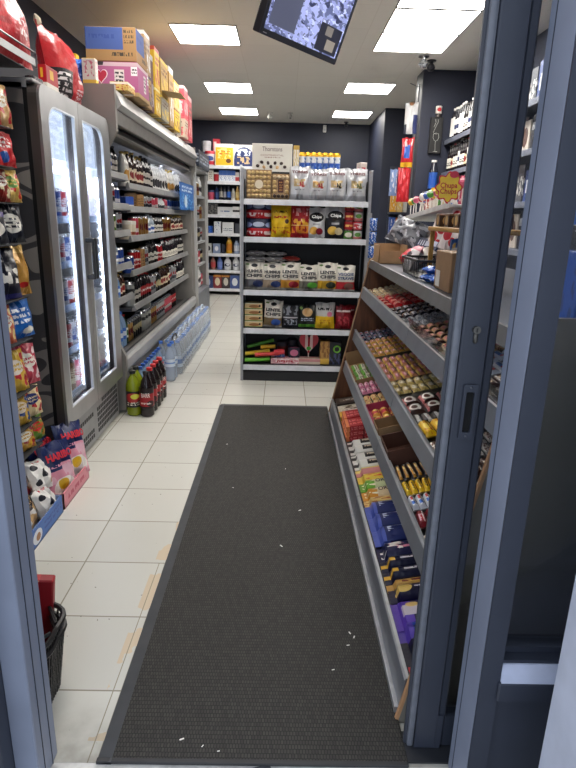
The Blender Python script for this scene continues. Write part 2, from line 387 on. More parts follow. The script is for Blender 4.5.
# ================================================================== setting
CEIL, LW, RW, BW = 3.03, -2.08, 2.25, 11.1
navy = P((35, 40, 58), .55, var=.05, scale=3)
def floor_mat():
    m, nt, b = base_mat('white_floor_tiles'); n = nt.nodes.new; L = nt.links.new
    tc = n('ShaderNodeTexCoord'); mp = n('ShaderNodeMapping'); mp.inputs['Location'].default_value = (.797, -.070, 0); L(tc.outputs['Object'], mp.inputs[0])
    br = n('ShaderNodeTexBrick'); br.offset = 0; br.inputs['Scale'].default_value = 1; br.inputs['Brick Width'].default_value = .3333; br.inputs['Row Height'].default_value = .3333
    br.inputs['Mortar Size'].default_value = .0032; br.inputs['Mortar Smooth'].default_value = .3
    br.inputs['Color1'].default_value = lin((208, 207, 199)); br.inputs['Color2'].default_value = lin((200, 199, 191)); br.inputs['Mortar'].default_value = lin((146, 140, 126))
    L(mp.outputs[0], br.inputs['Vector'])
    # wear: grey scuffs and beige worn spots
    n1 = n('ShaderNodeTexNoise'); n1.inputs['Scale'].default_value = 5; n1.inputs['Detail'].default_value = 6; L(tc.outputs['Object'], n1.inputs['Vector'])
    r1 = n('ShaderNodeMapRange'); r1.inputs[1].default_value = .5; r1.inputs[2].default_value = .78; r1.inputs[3].default_value = 0; r1.inputs[4].default_value = .035; L(n1.outputs['Fac'], r1.inputs[0])
    m1 = n('ShaderNodeMix'); m1.data_type = 'RGBA'; L(r1.outputs[0], m1.inputs[0]); L(br.outputs['Color'], m1.inputs[6]); m1.inputs[7].default_value = lin((165, 162, 152))
    n2 = n('ShaderNodeTexNoise'); n2.inputs['Scale'].default_value = 48; n2.inputs['Detail'].default_value = 2; L(tc.outputs['Object'], n2.inputs['Vector'])
    r2 = n('ShaderNodeMath'); r2.operation = 'GREATER_THAN'; r2.inputs[1].default_value = .74; L(n2.outputs['Fac'], r2.inputs[0])
    m2 = n('ShaderNodeMix'); m2.data_type = 'RGBA'; L(r2.outputs[0], m2.inputs[0]); L(m1.outputs[2], m2.inputs[6]); m2.inputs[7].default_value = lin((120, 116, 106))
    # beige patches where the glaze is gone along the mat
    n3 = n('ShaderNodeTexNoise'); n3.inputs['Scale'].default_value = 7; n3.inputs['Detail'].default_value = 3; L(tc.outputs['Object'], n3.inputs['Vector'])
    sx = n('ShaderNodeSeparateXYZ'); L(tc.outputs['Object'], sx.inputs[0])
    c1 = n('ShaderNodeMath'); c1.operation = 'COMPARE'; c1.inputs[1].default_value = -.482; c1.inputs[2].default_value = .028; L(sx.outputs[0], c1.inputs[0])
    c2 = n('ShaderNodeMath'); c2.operation = 'COMPARE'; c2.inputs[1].default_value = 1.85; c2.inputs[2].default_value = .62; L(sx.outputs[1], c2.inputs[0])
    c3 = n('ShaderNodeMath'); c3.operation = 'GREATER_THAN'; c3.inputs[1].default_value = .52; L(n3.outputs['Fac'], c3.inputs[0])
    c4 = n('ShaderNodeMath'); c4.operation = 'MULTIPLY'; L(c1.outputs[0], c4.inputs[0]); L(c2.outputs[0], c4.inputs[1])
    c5 = n('ShaderNodeMath'); c5.operation = 'MULTIPLY'; L(c4.outputs[0], c5.inputs[0]); L(c3.outputs[0], c5.inputs[1])
    m3 = n('ShaderNodeMix'); m3.data_type = 'RGBA'; L(c5.outputs[0], m3.inputs[0]); L(m2.outputs[2], m3.inputs[6]); m3.inputs[7].default_value = lin((208, 190, 164))
    # joint of the narrow tile strip beside the mat near the door
    d1 = n('ShaderNodeMath'); d1.operation = 'COMPARE'; d1.inputs[1].default_value = -.489; d1.inputs[2].default_value = .0016; L(sx.outputs[0], d1.inputs[0])
    d2 = n('ShaderNodeMath'); d2.operation = 'LESS_THAN'; d2.inputs[1].default_value = 2.07; L(sx.outputs[1], d2.inputs[0])
    d3 = n('ShaderNodeMath'); d3.operation = 'MULTIPLY'; L(d1.outputs[0], d3.inputs[0]); L(d2.outputs[0], d3.inputs[1])
    m4 = n('ShaderNodeMix'); m4.data_type = 'RGBA'; L(d3.outputs[0], m4.inputs[0]); L(m3.outputs[2], m4.inputs[6]); m4.inputs[7].default_value = lin((150, 142, 124)); m3 = m4
    # dirt ground in at the door sill
    e1 = n('ShaderNodeMapRange'); e1.inputs[1].default_value = 1.40; e1.inputs[2].default_value = 1.17; e1.inputs[3].default_value = 0; e1.inputs[4].default_value = 1; L(sx.outputs[1], e1.inputs[0])
    n5 = n('ShaderNodeTexNoise'); n5.inputs['Scale'].default_value = 16; n5.inputs['Detail'].default_value = 6; L(tc.outputs['Object'], n5.inputs['Vector'])
    e2 = n('ShaderNodeMath'); e2.operation = 'MULTIPLY'; L(e1.outputs[0], e2.inputs[0]); L(n5.outputs['Fac'], e2.inputs[1])
    m5 = n('ShaderNodeMix'); m5.data_type = 'RGBA'; L(e2.outputs[0], m5.inputs[0]); L(m4.outputs[2], m5.inputs[6]); m5.inputs[7].default_value = lin((112, 106, 94)); m3 = m5
    L(m3.outputs[2], b.inputs['Base Color'])
    b.inputs['Roughness'].default_value = .24
    bp = n('ShaderNodeBump'); bp.inputs['Strength'].default_value = .25; bp.inputs['Distance'].default_value = .002; bp.invert = True
    L(br.outputs['Fac'], bp.inputs['Height']); L(bp.outputs[0], b.inputs['Normal'])
    return m
struct('floor', [(bxx(LW-.1, RW+.1, 1.165, BW+.1, -.1, 0), floor_mat())])
def ceil_mat():
    m, nt, b = base_mat('ceiling_tiles'); n = nt.nodes.new; L = nt.links.new
    tc = n('ShaderNodeTexCoord'); mp = n('ShaderNodeMapping'); mp.inputs['Location'].default_value = (1.08, .25, 0); L(tc.outputs['Object'], mp.inputs[0])
    br = n('ShaderNodeTexBrick'); br.offset = 0; br.inputs['Scale'].default_value = 1; br.inputs['Brick Width'].default_value = .6; br.inputs['Row Height'].default_value = .6
    br.inputs['Mortar Size'].default_value = .004; br.inputs['Color1'].default_value = lin((228, 225, 219)); br.inputs['Color2'].default_value = lin((224, 221, 215)); br.inputs['Mortar'].default_value = lin((217, 213, 206))
    L(mp.outputs[0], br.inputs['Vector']); L(br.outputs[0], b.inputs['Base Color']); b.inputs['Roughness'].default_value = .8; return m
struct('ceiling', [(bxx(LW-.1, RW+.1, 1.05, BW+.1, CEIL, CEIL+.1), ceil_mat())])
struct('wall_left', [(bxx(LW-.1, LW, 1.05, BW+.1, 0, CEIL), navy)])
struct('wall_right', [(bxx(RW, RW+.1, 1.05, BW+.1, 0, CEIL), navy)])
struct('wall_back', [(bxx(LW, RW, BW, BW+.1, 0, CEIL), navy)])
struct('trim_1', [(bxx(1.526, RW, 7.08, 7.42, 0, CEIL, .012), navy)])        # pier beside the drinks shelves
struct('trim_2', [(bxx(1.50, RW, 9.44, BW, 0, CEIL, .012), navy)])           # block in the far right corner
# shop front
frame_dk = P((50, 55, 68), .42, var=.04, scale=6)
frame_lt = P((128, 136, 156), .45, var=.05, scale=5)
rail_skylit = P((196, 204, 228), .35, .0, .05)  # sky light on the window rail, painted in as a pale strip
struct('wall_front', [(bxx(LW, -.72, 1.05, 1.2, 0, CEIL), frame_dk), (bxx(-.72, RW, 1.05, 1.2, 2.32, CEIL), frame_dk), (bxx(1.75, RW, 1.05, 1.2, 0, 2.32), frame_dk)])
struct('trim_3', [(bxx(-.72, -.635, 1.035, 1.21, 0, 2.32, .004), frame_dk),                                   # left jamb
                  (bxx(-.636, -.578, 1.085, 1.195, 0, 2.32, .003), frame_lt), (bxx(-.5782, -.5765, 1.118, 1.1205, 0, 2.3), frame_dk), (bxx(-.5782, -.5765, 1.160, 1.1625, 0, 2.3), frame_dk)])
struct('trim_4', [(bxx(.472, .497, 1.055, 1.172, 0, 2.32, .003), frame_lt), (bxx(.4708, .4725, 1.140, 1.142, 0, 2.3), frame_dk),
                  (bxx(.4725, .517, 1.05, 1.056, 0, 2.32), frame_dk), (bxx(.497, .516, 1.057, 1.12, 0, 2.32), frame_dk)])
struct('trim_5', [(bxx(.512, 1.75, 1.04, 1.13, .345, .396, .004), frame_dk), (prism([(1.042, .397), (1.056, .438), (1.06, .438), (1.06, .397)], .517, 1.75, 'X'), rail_skylit),
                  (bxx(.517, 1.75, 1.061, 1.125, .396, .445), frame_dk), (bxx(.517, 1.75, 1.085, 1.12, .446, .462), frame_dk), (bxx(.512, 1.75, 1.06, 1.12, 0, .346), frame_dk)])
struct('window_1', [(bxx(.516, 1.75, 1.098, 1.104, .455, 2.32), GLASS(gloss=.05))])
struct('trim_6', [(bxx(.578, 2.3, .70, .95, -.02, 2.6, .006), P((190, 196, 214), .6, var=.05, scale=9, bump=.1))])   # pale outer pillar
def thresh_mat():
    return P((196, 194, 190), .5, var=.12, scale=22, bump=.2)
struct('trim_7', [(bxx(-.72, .6, 1.0, 1.165, -.1, -.001), thresh_mat())])
struct('trim_8', [(bxx(.355, 1.7, 1.175, 1.27, 0, .006), P((40, 42, 48), .5))])                                   # door track
struct('floor_pavement', [(bxx(-3, 3, -2.5, 1.0, -.14, -.02), P((150, 148, 142), .8, var=.1, scale=12, bump=.3))])
for i, (x, y) in enumerate(((.17, 1.10), (-.03, 1.12))):
    o = obj('tape_patch', mesh('tape_patch', [(box(.075, .08, .0015, bev=0), P((70, 72, 78), .6))])); o.location = (x, y, -.001); o.rotation_euler[2] = .5*i-.2
    tag(o, ['dark tape patch on the pale threshold, nearer the right door', 'dark tape patch on the pale threshold, nearer its middle'][i], 'tape')

# sliding door pushed open on the right
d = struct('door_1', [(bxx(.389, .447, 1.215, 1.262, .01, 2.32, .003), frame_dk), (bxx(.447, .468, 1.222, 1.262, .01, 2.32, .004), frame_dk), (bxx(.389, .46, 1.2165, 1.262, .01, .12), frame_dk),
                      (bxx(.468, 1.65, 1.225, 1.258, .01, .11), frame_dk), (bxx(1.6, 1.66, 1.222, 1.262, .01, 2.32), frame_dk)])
obj('door_gasket', mesh('door_gasket', [(bxx(.371, .389, 1.222, 1.252, .005, 2.32, .007), P((104, 108, 118), .45, bump=.3, scale=40)), (bxx(.364, .374, 1.23, 1.246, .005, 2.32, .004), P((58, 62, 72), .5))]), d, 'grey rubber sealing strip')
obj('door_glass', mesh('door_glass', [(bxx(.468, 1.6, 1.238, 1.246, .11, 2.3), GLASS(gloss=.06))]), d)
px_ = .408
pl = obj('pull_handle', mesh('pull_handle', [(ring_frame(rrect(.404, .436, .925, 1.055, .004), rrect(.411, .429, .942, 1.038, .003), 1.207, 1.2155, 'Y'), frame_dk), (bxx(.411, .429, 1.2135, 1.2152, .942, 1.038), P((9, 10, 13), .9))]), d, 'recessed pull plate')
lk = obj('lock_cylinder', mesh('lock_cylinder', [(xf(lathe([(.0001, 0), (.0085, 0), (.0085, .009), (.0001, .009)], 16), (.417, 1.2155, 1.178), (PI/2, 0, 0)), P((104, 102, 98), .4, .8)), (bxx(.4125, .4215, 1.2075, 1.2155, 1.148, 1.172, .003), P((96, 94, 90), .4, .8)), (bxx(.4155, .4185, 1.2055, 1.2072, 1.1735, 1.1825), P((30, 30, 30), .5))], True), d, 'steel key lock')
obj('screw', mesh('screw', [(xf(lathe([(.003, 0), (.002, .0015), (.0001, .0018)], 10), (.42, 1.207, 1.048), (PI/2, 0, 0)), P((110, 112, 120), .3, .8))]), d)
obj('screw', mesh('screw', [(xf(lathe([(.003, 0), (.002, .0015), (.0001, .0018)], 10), (.42, 1.207, .933), (PI/2, 0, 0)), P((110, 112, 120), .3, .8))]), d)

d.rotation_euler[1] = .0045
# ceiling light panels
PANEL = EM((255, 250, 242), 13)
fr_m = P((150, 150, 148), .5)
def light(x, y, label, w=.585, l=.58):
    t = thing('ceiling_light', label, 'ceiling light', (x, y, CEIL), group=None)
    obj('frame', mesh('frame', [(ring_frame(rrect(-w/2-.012, w/2+.012, -l/2-.012, l/2+.012, .004, 1), rrect(-w/2, w/2, -l/2, l/2, .004, 1), -.008, 0, 'Z'), fr_m)]), t)
    obj('diffuser', mesh('diffuser', [(bxx(-w/2, w/2, -l/2, l/2, -.006, -.001), PANEL)]), t)
for y, nm in ((10.08, 'farthest of the left row, by the back wall'), (8.34, 'middle of the left row in view'), (6.06, 'nearest of the left row in view'), (4.0, 'left row, above the tall fridge, out of view')):
    light(-.77, y, 'square white ceiling light panel, '+nm)
for y, nm in ((10.08, 'farthest of the right row, by the back wall'), (8.14, 'second from the back wall in the right row')):
    light(1.06, y, 'square white ceiling light panel, '+nm)
for y, nm in ((6.12, 'third from the back wall, left of the drinks pier'), (5.5, 'middle panel of the bright strip above the counter'), (4.88, 'nearest panel of the bright strip above the counter'), (3.2, 'right row, near the entrance, out of view')):
    light(1.2, y, 'white ceiling light panel, '+nm, .68)
light(-.77, 2.2, 'square white ceiling light panel, left row above the entrance, out of view'); 

# ================================================================== entrance mat
def mat_mat():
    m, nt, b = base_mat('ribbed_rubber'); n = nt.nodes.new; L = nt.links.new
    tc = n('ShaderNodeTexCoord'); mp = n('ShaderNodeMapping'); mp.inputs['Scale'].default_value = (1, 1, 1); L(tc.outputs['Object'], mp.inputs[0])
    br = n('ShaderNodeTexBrick'); br.offset = .5; br.inputs['Scale'].default_value = 1; br.inputs['Brick Width'].default_value = .0085; br.inputs['Row Height'].default_value = .014
    br.inputs['Mortar Size'].default_value = .0016; br.inputs['Mortar Smooth'].default_value = .6
    br.inputs['Color1'].default_value = lin((62, 60, 56)); br.inputs['Color2'].default_value = lin((46, 44, 42)); br.inputs['Mortar'].default_value = lin((16, 15, 15)); L(mp.outputs[0], br.inputs['Vector'])
    nz = n('ShaderNodeTexNoise'); nz.inputs['Scale'].default_value = 90; L(tc.outputs['Object'], nz.inputs['Vector'])
    g = n('ShaderNodeMath'); g.operation = 'GREATER_THAN'; g.inputs[1].default_value = .79; L(nz.outputs['Fac'], g.inputs[0])
    mx = n('ShaderNodeMix'); mx.data_type = 'RGBA'; L(g.outputs[0], mx.inputs[0]); L(br.outputs['Color'], mx.inputs[6]); mx.inputs[7].default_value = lin((120, 116, 108))
    L(mx.outputs[2], b.inputs['Base Color']); b.inputs['Roughness'].default_value = .75
    bp = n('ShaderNodeBump'); bp.inputs['Strength'].default_value = .6; bp.inputs['Distance'].default_value = .002; bp.invert = True; L(br.outputs['Fac'], bp.inputs['Height']); L(bp.outputs[0], b.inputs['Normal'])
    return m
t = thing('entrance_mat', 'long dark grey ribbed rubber mat on the white tiled aisle', 'mat', (-.045, 2.66, 0))
obj('pile', mesh('pile', [(bxx(-.383, .41, -1.49, 1.46, 0, .010, .003), mat_mat())]), t)
obj('border', mesh('border', [(prism([(-.42, 0), (-.383, .010), (-.38, .0105), (-.38, 0)], -1.5, 1.5, 'Y'), P((66, 68, 72), .6)), (bxx(-.41, .41, 1.455, 1.5, 0, .0085, .003), P((66, 66, 68), .65)), (bxx(-.42, .41, -1.5, -1.485, 0, .0095, .002), P((50, 50, 52), .7))]), t, 'smooth grey rubber edge')
rnd = random.Random(3)
for i, (x, y, a) in enumerate(((.19, 1.49, .3), (.275, 1.64, 1.2), (.25, 1.60, .2), (.262, 1.66, 2.0), (-.25, 1.23, .4), (-.19, 1.21, 1.0), (-.145, 1.195, .2), (.11, 2.52, .6), (.04, 3.0, 1.4), (-.24, 2.75, .1), (.02, 2.2, 2.2), (-.33, 3.35, .5))):
    s_ = .007+.009*rnd.random()
    nm = ['near the right door end', 'by the candy display foot', 'middle of three by the display foot', 'topmost by the display foot', 'at the near left corner', 'left of the threshold middle', 'nearest the threshold', 'middle right of the mat', 'right of the mat centre, far half', 'left part of the mat centre', 'in the mat middle', 'at the far left edge'][i]
    o = obj('paper_scrap', mesh('paper_scrap', [(box(s_, s_*.35, .0012, bev=.0003), P((232, 230, 224), .7))])); o.location = (x, y, .0102); o.rotation_euler[2] = a
    tag(o, 'tiny white paper scrap on the dark mat, '+nm, 'litter')

# ================================================================== fridge (upright, two glass doors)
FX, FY0, FY1 = -1.14, 2.825, 3.876
steel = P((168, 168, 170), .32, .75, .04, 8)
steel_d = P((104, 98, 96), .35, .7, .06, 5)
grey_pl = P((150, 150, 152), .45, .2, .04)
def swirl_mat():
    m, nt, b = base_mat('leaf_graphic'); n = nt.nodes.new; L = nt.links.new
    tc = n('ShaderNodeTexCoord'); mp = n('ShaderNodeMapping'); mp.inputs['Rotation'].default_value = (0, .6, 0); mp.inputs['Scale'].default_value = (1.0, 1, 1.9); L(tc.outputs['Object'], mp.inputs[0])
    nz = n('ShaderNodeTexNoise'); nz.inputs['Scale'].default_value = 3.0; nz.inputs['Detail'].default_value = 0; nz.inputs['Distortion'].default_value = .5; L(mp.outputs[0], nz.inputs['Vector'])
    cr = n('ShaderNodeValToRGB'); e = cr.color_ramp; e.interpolation = 'CONSTANT'; e.elements[0].color = lin((58, 57, 60)); e.elements[1].position = .47; e.elements[1].color = lin((128, 122, 118))
    x = e.elements.new(.56); x.color = lin((66, 64, 66)); x = e.elements.new(.64); x.color = lin((134, 128, 122))
    L(nz.outputs['Fac'], cr.inputs[0]); L(cr.outputs[0], b.inputs['Base Color']); b.inputs['Roughness'].default_value = .45; return m
fr = thing('drinks_fridge', 'tall grey upright drinks fridge with two lit glass doors', 'fridge', (0, 0, 0))
wht = P((232, 236, 242), .4)
obj('cabinet', mesh('cabinet', [(bxx(-1.95, -1.19, FY0, FY0+.03, .06, 1.95), swirl_mat()), (bxx(-1.95, -1.19, FY1-.03, FY1, .06, 1.95), grey_pl), (bxx(-1.95, -1.17, FY0, FY1, 1.93, 1.97), grey_pl), (bxx(-1.95, -1.92, FY0, FY1, .06, 1.95), wht), (bxx(-1.95, -1.17, FY0+.005, FY1, .24, .30), wht),
    (bxx(-1.9, -1.25, FY0+.05, FY1-.05, 0, .06), P((30, 30, 32), .6))]), fr)
obj('inner_lining', mesh('inner_lining', [(bxx(-1.92, -1.9, FY0+.03, FY1-.03, .3, 1.93), wht), (bxx(-1.9, -1.175, FY0+.03, FY0+.04, .3, 1.93), wht), (bxx(-1.9, -1.175, FY1-.045, FY1-.03, .3, 1.93), wht)]), fr, 'white inside')
obj('header_panel', mesh('header_panel', [(bxx(-1.215, -1.20, FY0+.04, FY1-.046, 1.66, 1.92), ART((206, 218, 238), (('n', .05, .95, .1, .9, (232, 240, 250), 9, .52),)))]), fr, 'backlit pale blue panel with swirls')
hm_ = bpy.data.objects['header_panel'].data.materials[0].node_tree; hb_ = [q for q in hm_.nodes if q.type == 'BSDF_PRINCIPLED'][0]
hm_.links.new(hb_.inputs['Base Color'].links[0].from_socket, hb_.inputs['Emission Color']); hb_.inputs['Emission Strength'].default_value = 1.0
for y in (FY0+.004, FY1-.03): obj('side_gasket', mesh('side_gasket', [(bxx(-1.19, -1.17, y, y+.026, .06, 1.95), P((14, 14, 16), .5))]), fr, 'black door seal')
obj('top_fascia', mesh('top_fascia', [(bxx(-1.17, -1.14, FY0+.004, FY1, 1.955, 1.97, .004), grey_pl)]), fr)
vb = [(bxx(-1.2, -1.155, FY0+.05, FY1, .015, .285, .005), grey_pl)]
dkslot = P((30, 31, 34), .6)
for k in range(27):
    y = FY0+.12+k*.034
    if abs(y-3.36) < .03: continue
    for z in (.05, .085, .12, .155, .19, .225):
        if z > .19 and 3.1 < y < 3.5: continue
        if .1 < z < .16 and 3.0 < y < 3.32: continue
        vb.append((bxx(-1.1565, -1.1535, y-.011, y+.011, z, z+.024), dkslot))
obj('base_grille', mesh('base_grille', vb), fr, 'slotted grey kick panel')
obj('foot_plinth', mesh('foot_plinth', [(bxx(-1.25, -1.19, FY0+.02, FY0+.1, 0, .29, .004), P((40, 40, 42), .5))]), fr)
glass_f = GLASS((250, 252, 254), .05)
for (a, b_, cn) in ((FY0, 3.325, (0, 0, 0, 1)), (3.331, FY1, (0, 0, 1, 0))):
    ga, gb = (2.905, 3.27) if a < 3 else (3.385, 3.75)
    outer = rrect(a, b_, .295, 1.955, .06, 6, cn); inner = rrect(ga, gb, .385, 1.88, .10, 6, cn)
    dr = obj('door', mesh('door', [(ring_frame(outer, inner, -1.128, -1.115, 'X'), steel), (ring_frame(outer, rrect(ga-.02, gb+.02, .37, 1.90, .10, 6, cn), -1.17, -1.129, 'X'), steel_d)]), fr)
    obj('pane', mesh('pane', [(bxx(-1.148, -1.143, ga-.015, gb+.015, .375, 1.895), glass_f)]), dr)
    obj('pane_edge', mesh('pane_edge', [(ring_frame(inner, rrect(ga+.008, gb-.008, .393, 1.872, .092, 6, cn), -1.13, -1.1145, 'X'), P((225, 230, 236), .3, .5))]), dr, 'pale bevel round the pane')
    hy = 3.305 if a < 3 else 3.352
    hm = P((70, 72, 76), .35, .4)
    obj('door_handle', mesh('door_handle', [(bxx(-1.08, -1.068, hy-.012, hy+.012, 1.03, 1.26, .005), hm), (bxx(-1.115, -1.07, hy-.012, hy+.012, 1.03, 1.055, .004), hm), (bxx(-1.115, -1.07, hy-.012, hy+.012, 1.235, 1.26, .004), hm)]), dr, 'dark grey bar handle')
LED = EM((226, 236, 255), 13)
def strip(parts): obj('light_strip', mesh('light_strip', parts), fr, 'glowing white strip')
yw = FY1-.046
strip([(bxx(-1.205, -1.176, yw-.004, yw, .40, 1.62), P((220, 224, 230), .4)), (bxx(-1.192, -1.186, yw-.006, yw-.004, .41, 1.61), LED)]+[(bxx(-1.20, -1.178, yw-.0065, yw-.004, .43+k*.05, .446+k*.05), LED) for k in range(24)])
yl = FY0+.041
strip([(bxx(-1.205, -1.176, yl, yl+.004, .40, 1.62), P((220, 224, 230), .4)), (bxx(-1.195, -1.185, yl+.004, yl+.006, .41, 1.61), LED)])  # unseen strip on the near wall, added to light the cans
strip([(bxx(-1.19, -1.175, 3.30, 3.36, .36, 1.93), P((206, 210, 216), .35, .3)), (bxx(-1.187, -1.183, 3.296, 3.2995, .40, 1.62), LED), (bxx(-1.187, -1.183, 3.3605, 3.364, .40, 1.62), LED)])
strip([(bxx(-1.40, -1.24, FY0+.06, FY1-.06, 1.62, 1.63), EM((226, 236, 255), 9))])  # added overhead lamp, brightens the fridge inside
FSH = [.385, .64, .88, 1.12, 1.36]
for z in FSH:
    s_ = obj('wire_shelf', mesh('wire_shelf', [(bxx(-1.88, -1.205, FY0+.045, FY1-.05, z-.012, z, .002), P((222, 226, 232), .4)), (bxx(-1.205, -1.198, FY0+.045, FY1-.05, z-.022, z+.016), P((140, 172, 222), .35))]), fr)
# fridge contents
pal = [((214, 216, 220), (60, 90, 160)), ((196, 44, 60), (240, 240, 240)), ((46, 96, 180), (230, 234, 240)), ((150, 110, 60), (240, 226, 190)), ((40, 44, 52), (210, 60, 60)), ((80, 150, 90), (240, 240, 220)), ((232, 150, 60), (255, 240, 200)), ((226, 228, 232), (200, 60, 80)), ((236, 120, 150), (255, 240, 240))]
cname = ['silver and blue', 'red and white', 'blue and white', 'tan and cream', 'black and red', 'green and cream', 'orange and cream', 'white and red', 'pink and white']
fcan = [can(ART(a, (('r', 0, 1, .25, .45, b), ('e', .5, .62, .16, .16, b), ('l', .3, .7, .5, .75, a, 3, 5)), .3, .2), .15, .03) for a, b in pal]
shn = ['bottom', 'fourth', 'third', 'second', 'top']
order = [[7, 8, 1, 0, 3, 8, 7, 2, 0, 1, 4], [4, 3, 5, 2, 1, 0, 3, 4, 7, 6, 2], [6, 1, 3, 8, 0, 1, 6, 5, 3, 4, 0], [2, 0, 3, 2, 7, 2, 0, 6, 1, 7, 3], [1, 7, 4, 0, 2, 1, 0, 5, 7, 0, 8]]
for k, z in enumerate(FSH):
    for i in range(11):
        c_ = order[k][i]; y = FY0+.10+i*.077
        spawn(fcan[c_], f'{cname[c_]} slim can, {ORD[i]} from the left, {shn[k]} fridge shelf', (-1.243, y, z+.0005), rz=PI/2, sc=(1.1, 1.1, 1.05 if k else 1.25))

# ================================================================== open chiller
HX = -1.10
ch = thing('open_chiller', 'long grey open-front chilled drinks cabinet along the left wall', 'chiller', (0, 0, 0))
ch_g = P((150, 146, 142), .45, .35, .04, 5); ch_l = P((184, 184, 184), .4, .3, .04, 6); ch_dark = P((48, 50, 56), .5)
Y0, Y1 = 3.93, 7.30
side = [(-2.06, .02), (-1.02, .02), (-1.02, .34), (-1.14, .42), (-1.2, 1.9), (-1.08, 1.94), (-1.06, 2.02), (-1.12, 2.17), (-2.06, 2.17)]
for y in (Y0, Y1-.04):
    obj('side_panel', mesh('side_panel', [(prism([(-2.06, .02), (-1.12, .02), (-1.10, .42), (-1.14, .50), (-1.14, 1.8), (-1.08, 1.9), (-1.08, 2.17), (-2.06, 2.17)], y, y+.04, 'Y'), ch_g)]), ch)
obj('back_panel', mesh('back_panel', [(bxx(-2.06, -1.8, Y0+.04, Y1-.04, .2, 2.0), P((70, 74, 82), .5))]), ch)
obj('canopy', mesh('canopy', [(prism([(-2.06, 2.17), (-1.13, 2.17), (-1.09, 2.15), (-1.05, 2.06), (-1.075, 2.035), (-1.16, 2.02), (-1.3, 1.95), (-2.06, 1.98)], Y0+.04, Y1-.04, 'Y'), ch_l), (bxx(-1.115, -1.085, Y0+.04, Y1-.04, 1.945, 2.03, .004), P((112, 108, 104), .4, .4))]), ch)
obj('night_blind', mesh('night_blind', [(bxx(-1.28, -1.15, Y0+.05, Y1-.05, 1.90, 1.955, .01), P((92, 90, 88), .5)), (xf(tube([(0, 0, 0), (0, 3.2, 0)], .011, 8), (-1.135, 4.0, 1.90)), P((130, 128, 124), .4, .5))]), ch, 'dark roller blind housing')
obj('light_strip', mesh('light_strip', [(bxx(-1.36, -1.33, 5.3, Y1-.1, 1.935, 1.95), EM((235, 240, 255), 12))]), ch, 'white tube light under the canopy')
obj('base', mesh('base', [(bxx(-2.06, -1.15, Y0+.04, Y1-.04, .0, .33, .006), ch_g), (prism([(-1.15, .30), (-1.125, .28), (-1.10, .32), (-1.10, .39), (-1.115, .41), (-1.15, .40)], Y0+.04, Y1-.04, 'Y'), ch_l)]), ch)
obj('air_grille', mesh('air_grille', [(bxx(-1.25, -1.15, Y0+.05, Y1-.05, .345, .372, .003), P((110, 108, 106), .4, .5)), (bxx(-1.20, -1.19, Y0+.05, Y1-.05, .371, .378), ch_dark), (bxx(-1.16, -1.15, Y0+.05, Y1-.05, .371, .378), ch_dark)]), ch)
obj('floor_tray', mesh('floor_tray', [(bxx(-1.8, -1.25, Y0+.05, Y1-.05, .34, .362), ch_dark)]), ch)
rail_m = P((150, 150, 150), .4, .3, .06, 7)
ma = [1.70, 1.49, 1.30, 1.06, .82]; mb = [1.645, 1.475, 1.25, .985, .71]
segs = [(Y0+.05, 4.56, ma), (4.575, 5.9, mb), (5.91, Y1-.05, [1.645, 1.47, 1.25, .985, .71])]
for a, b_, zs in segs:
    for z in zs:
        s_ = obj('shelf', mesh('shelf', [(bxx(-1.8, -1.21, a, b_, z-.075, z-.052), P((78, 80, 86), .5))]), ch)
        obj('price_rail', mesh('price_rail', [(prism([(-1.21, z-.072), (-1.18, z-.066), (-1.19, z-.022), (-1.2, z-.02), (-1.21, z-.05)], a, b_, 'Y'), rail_m)]), s_)
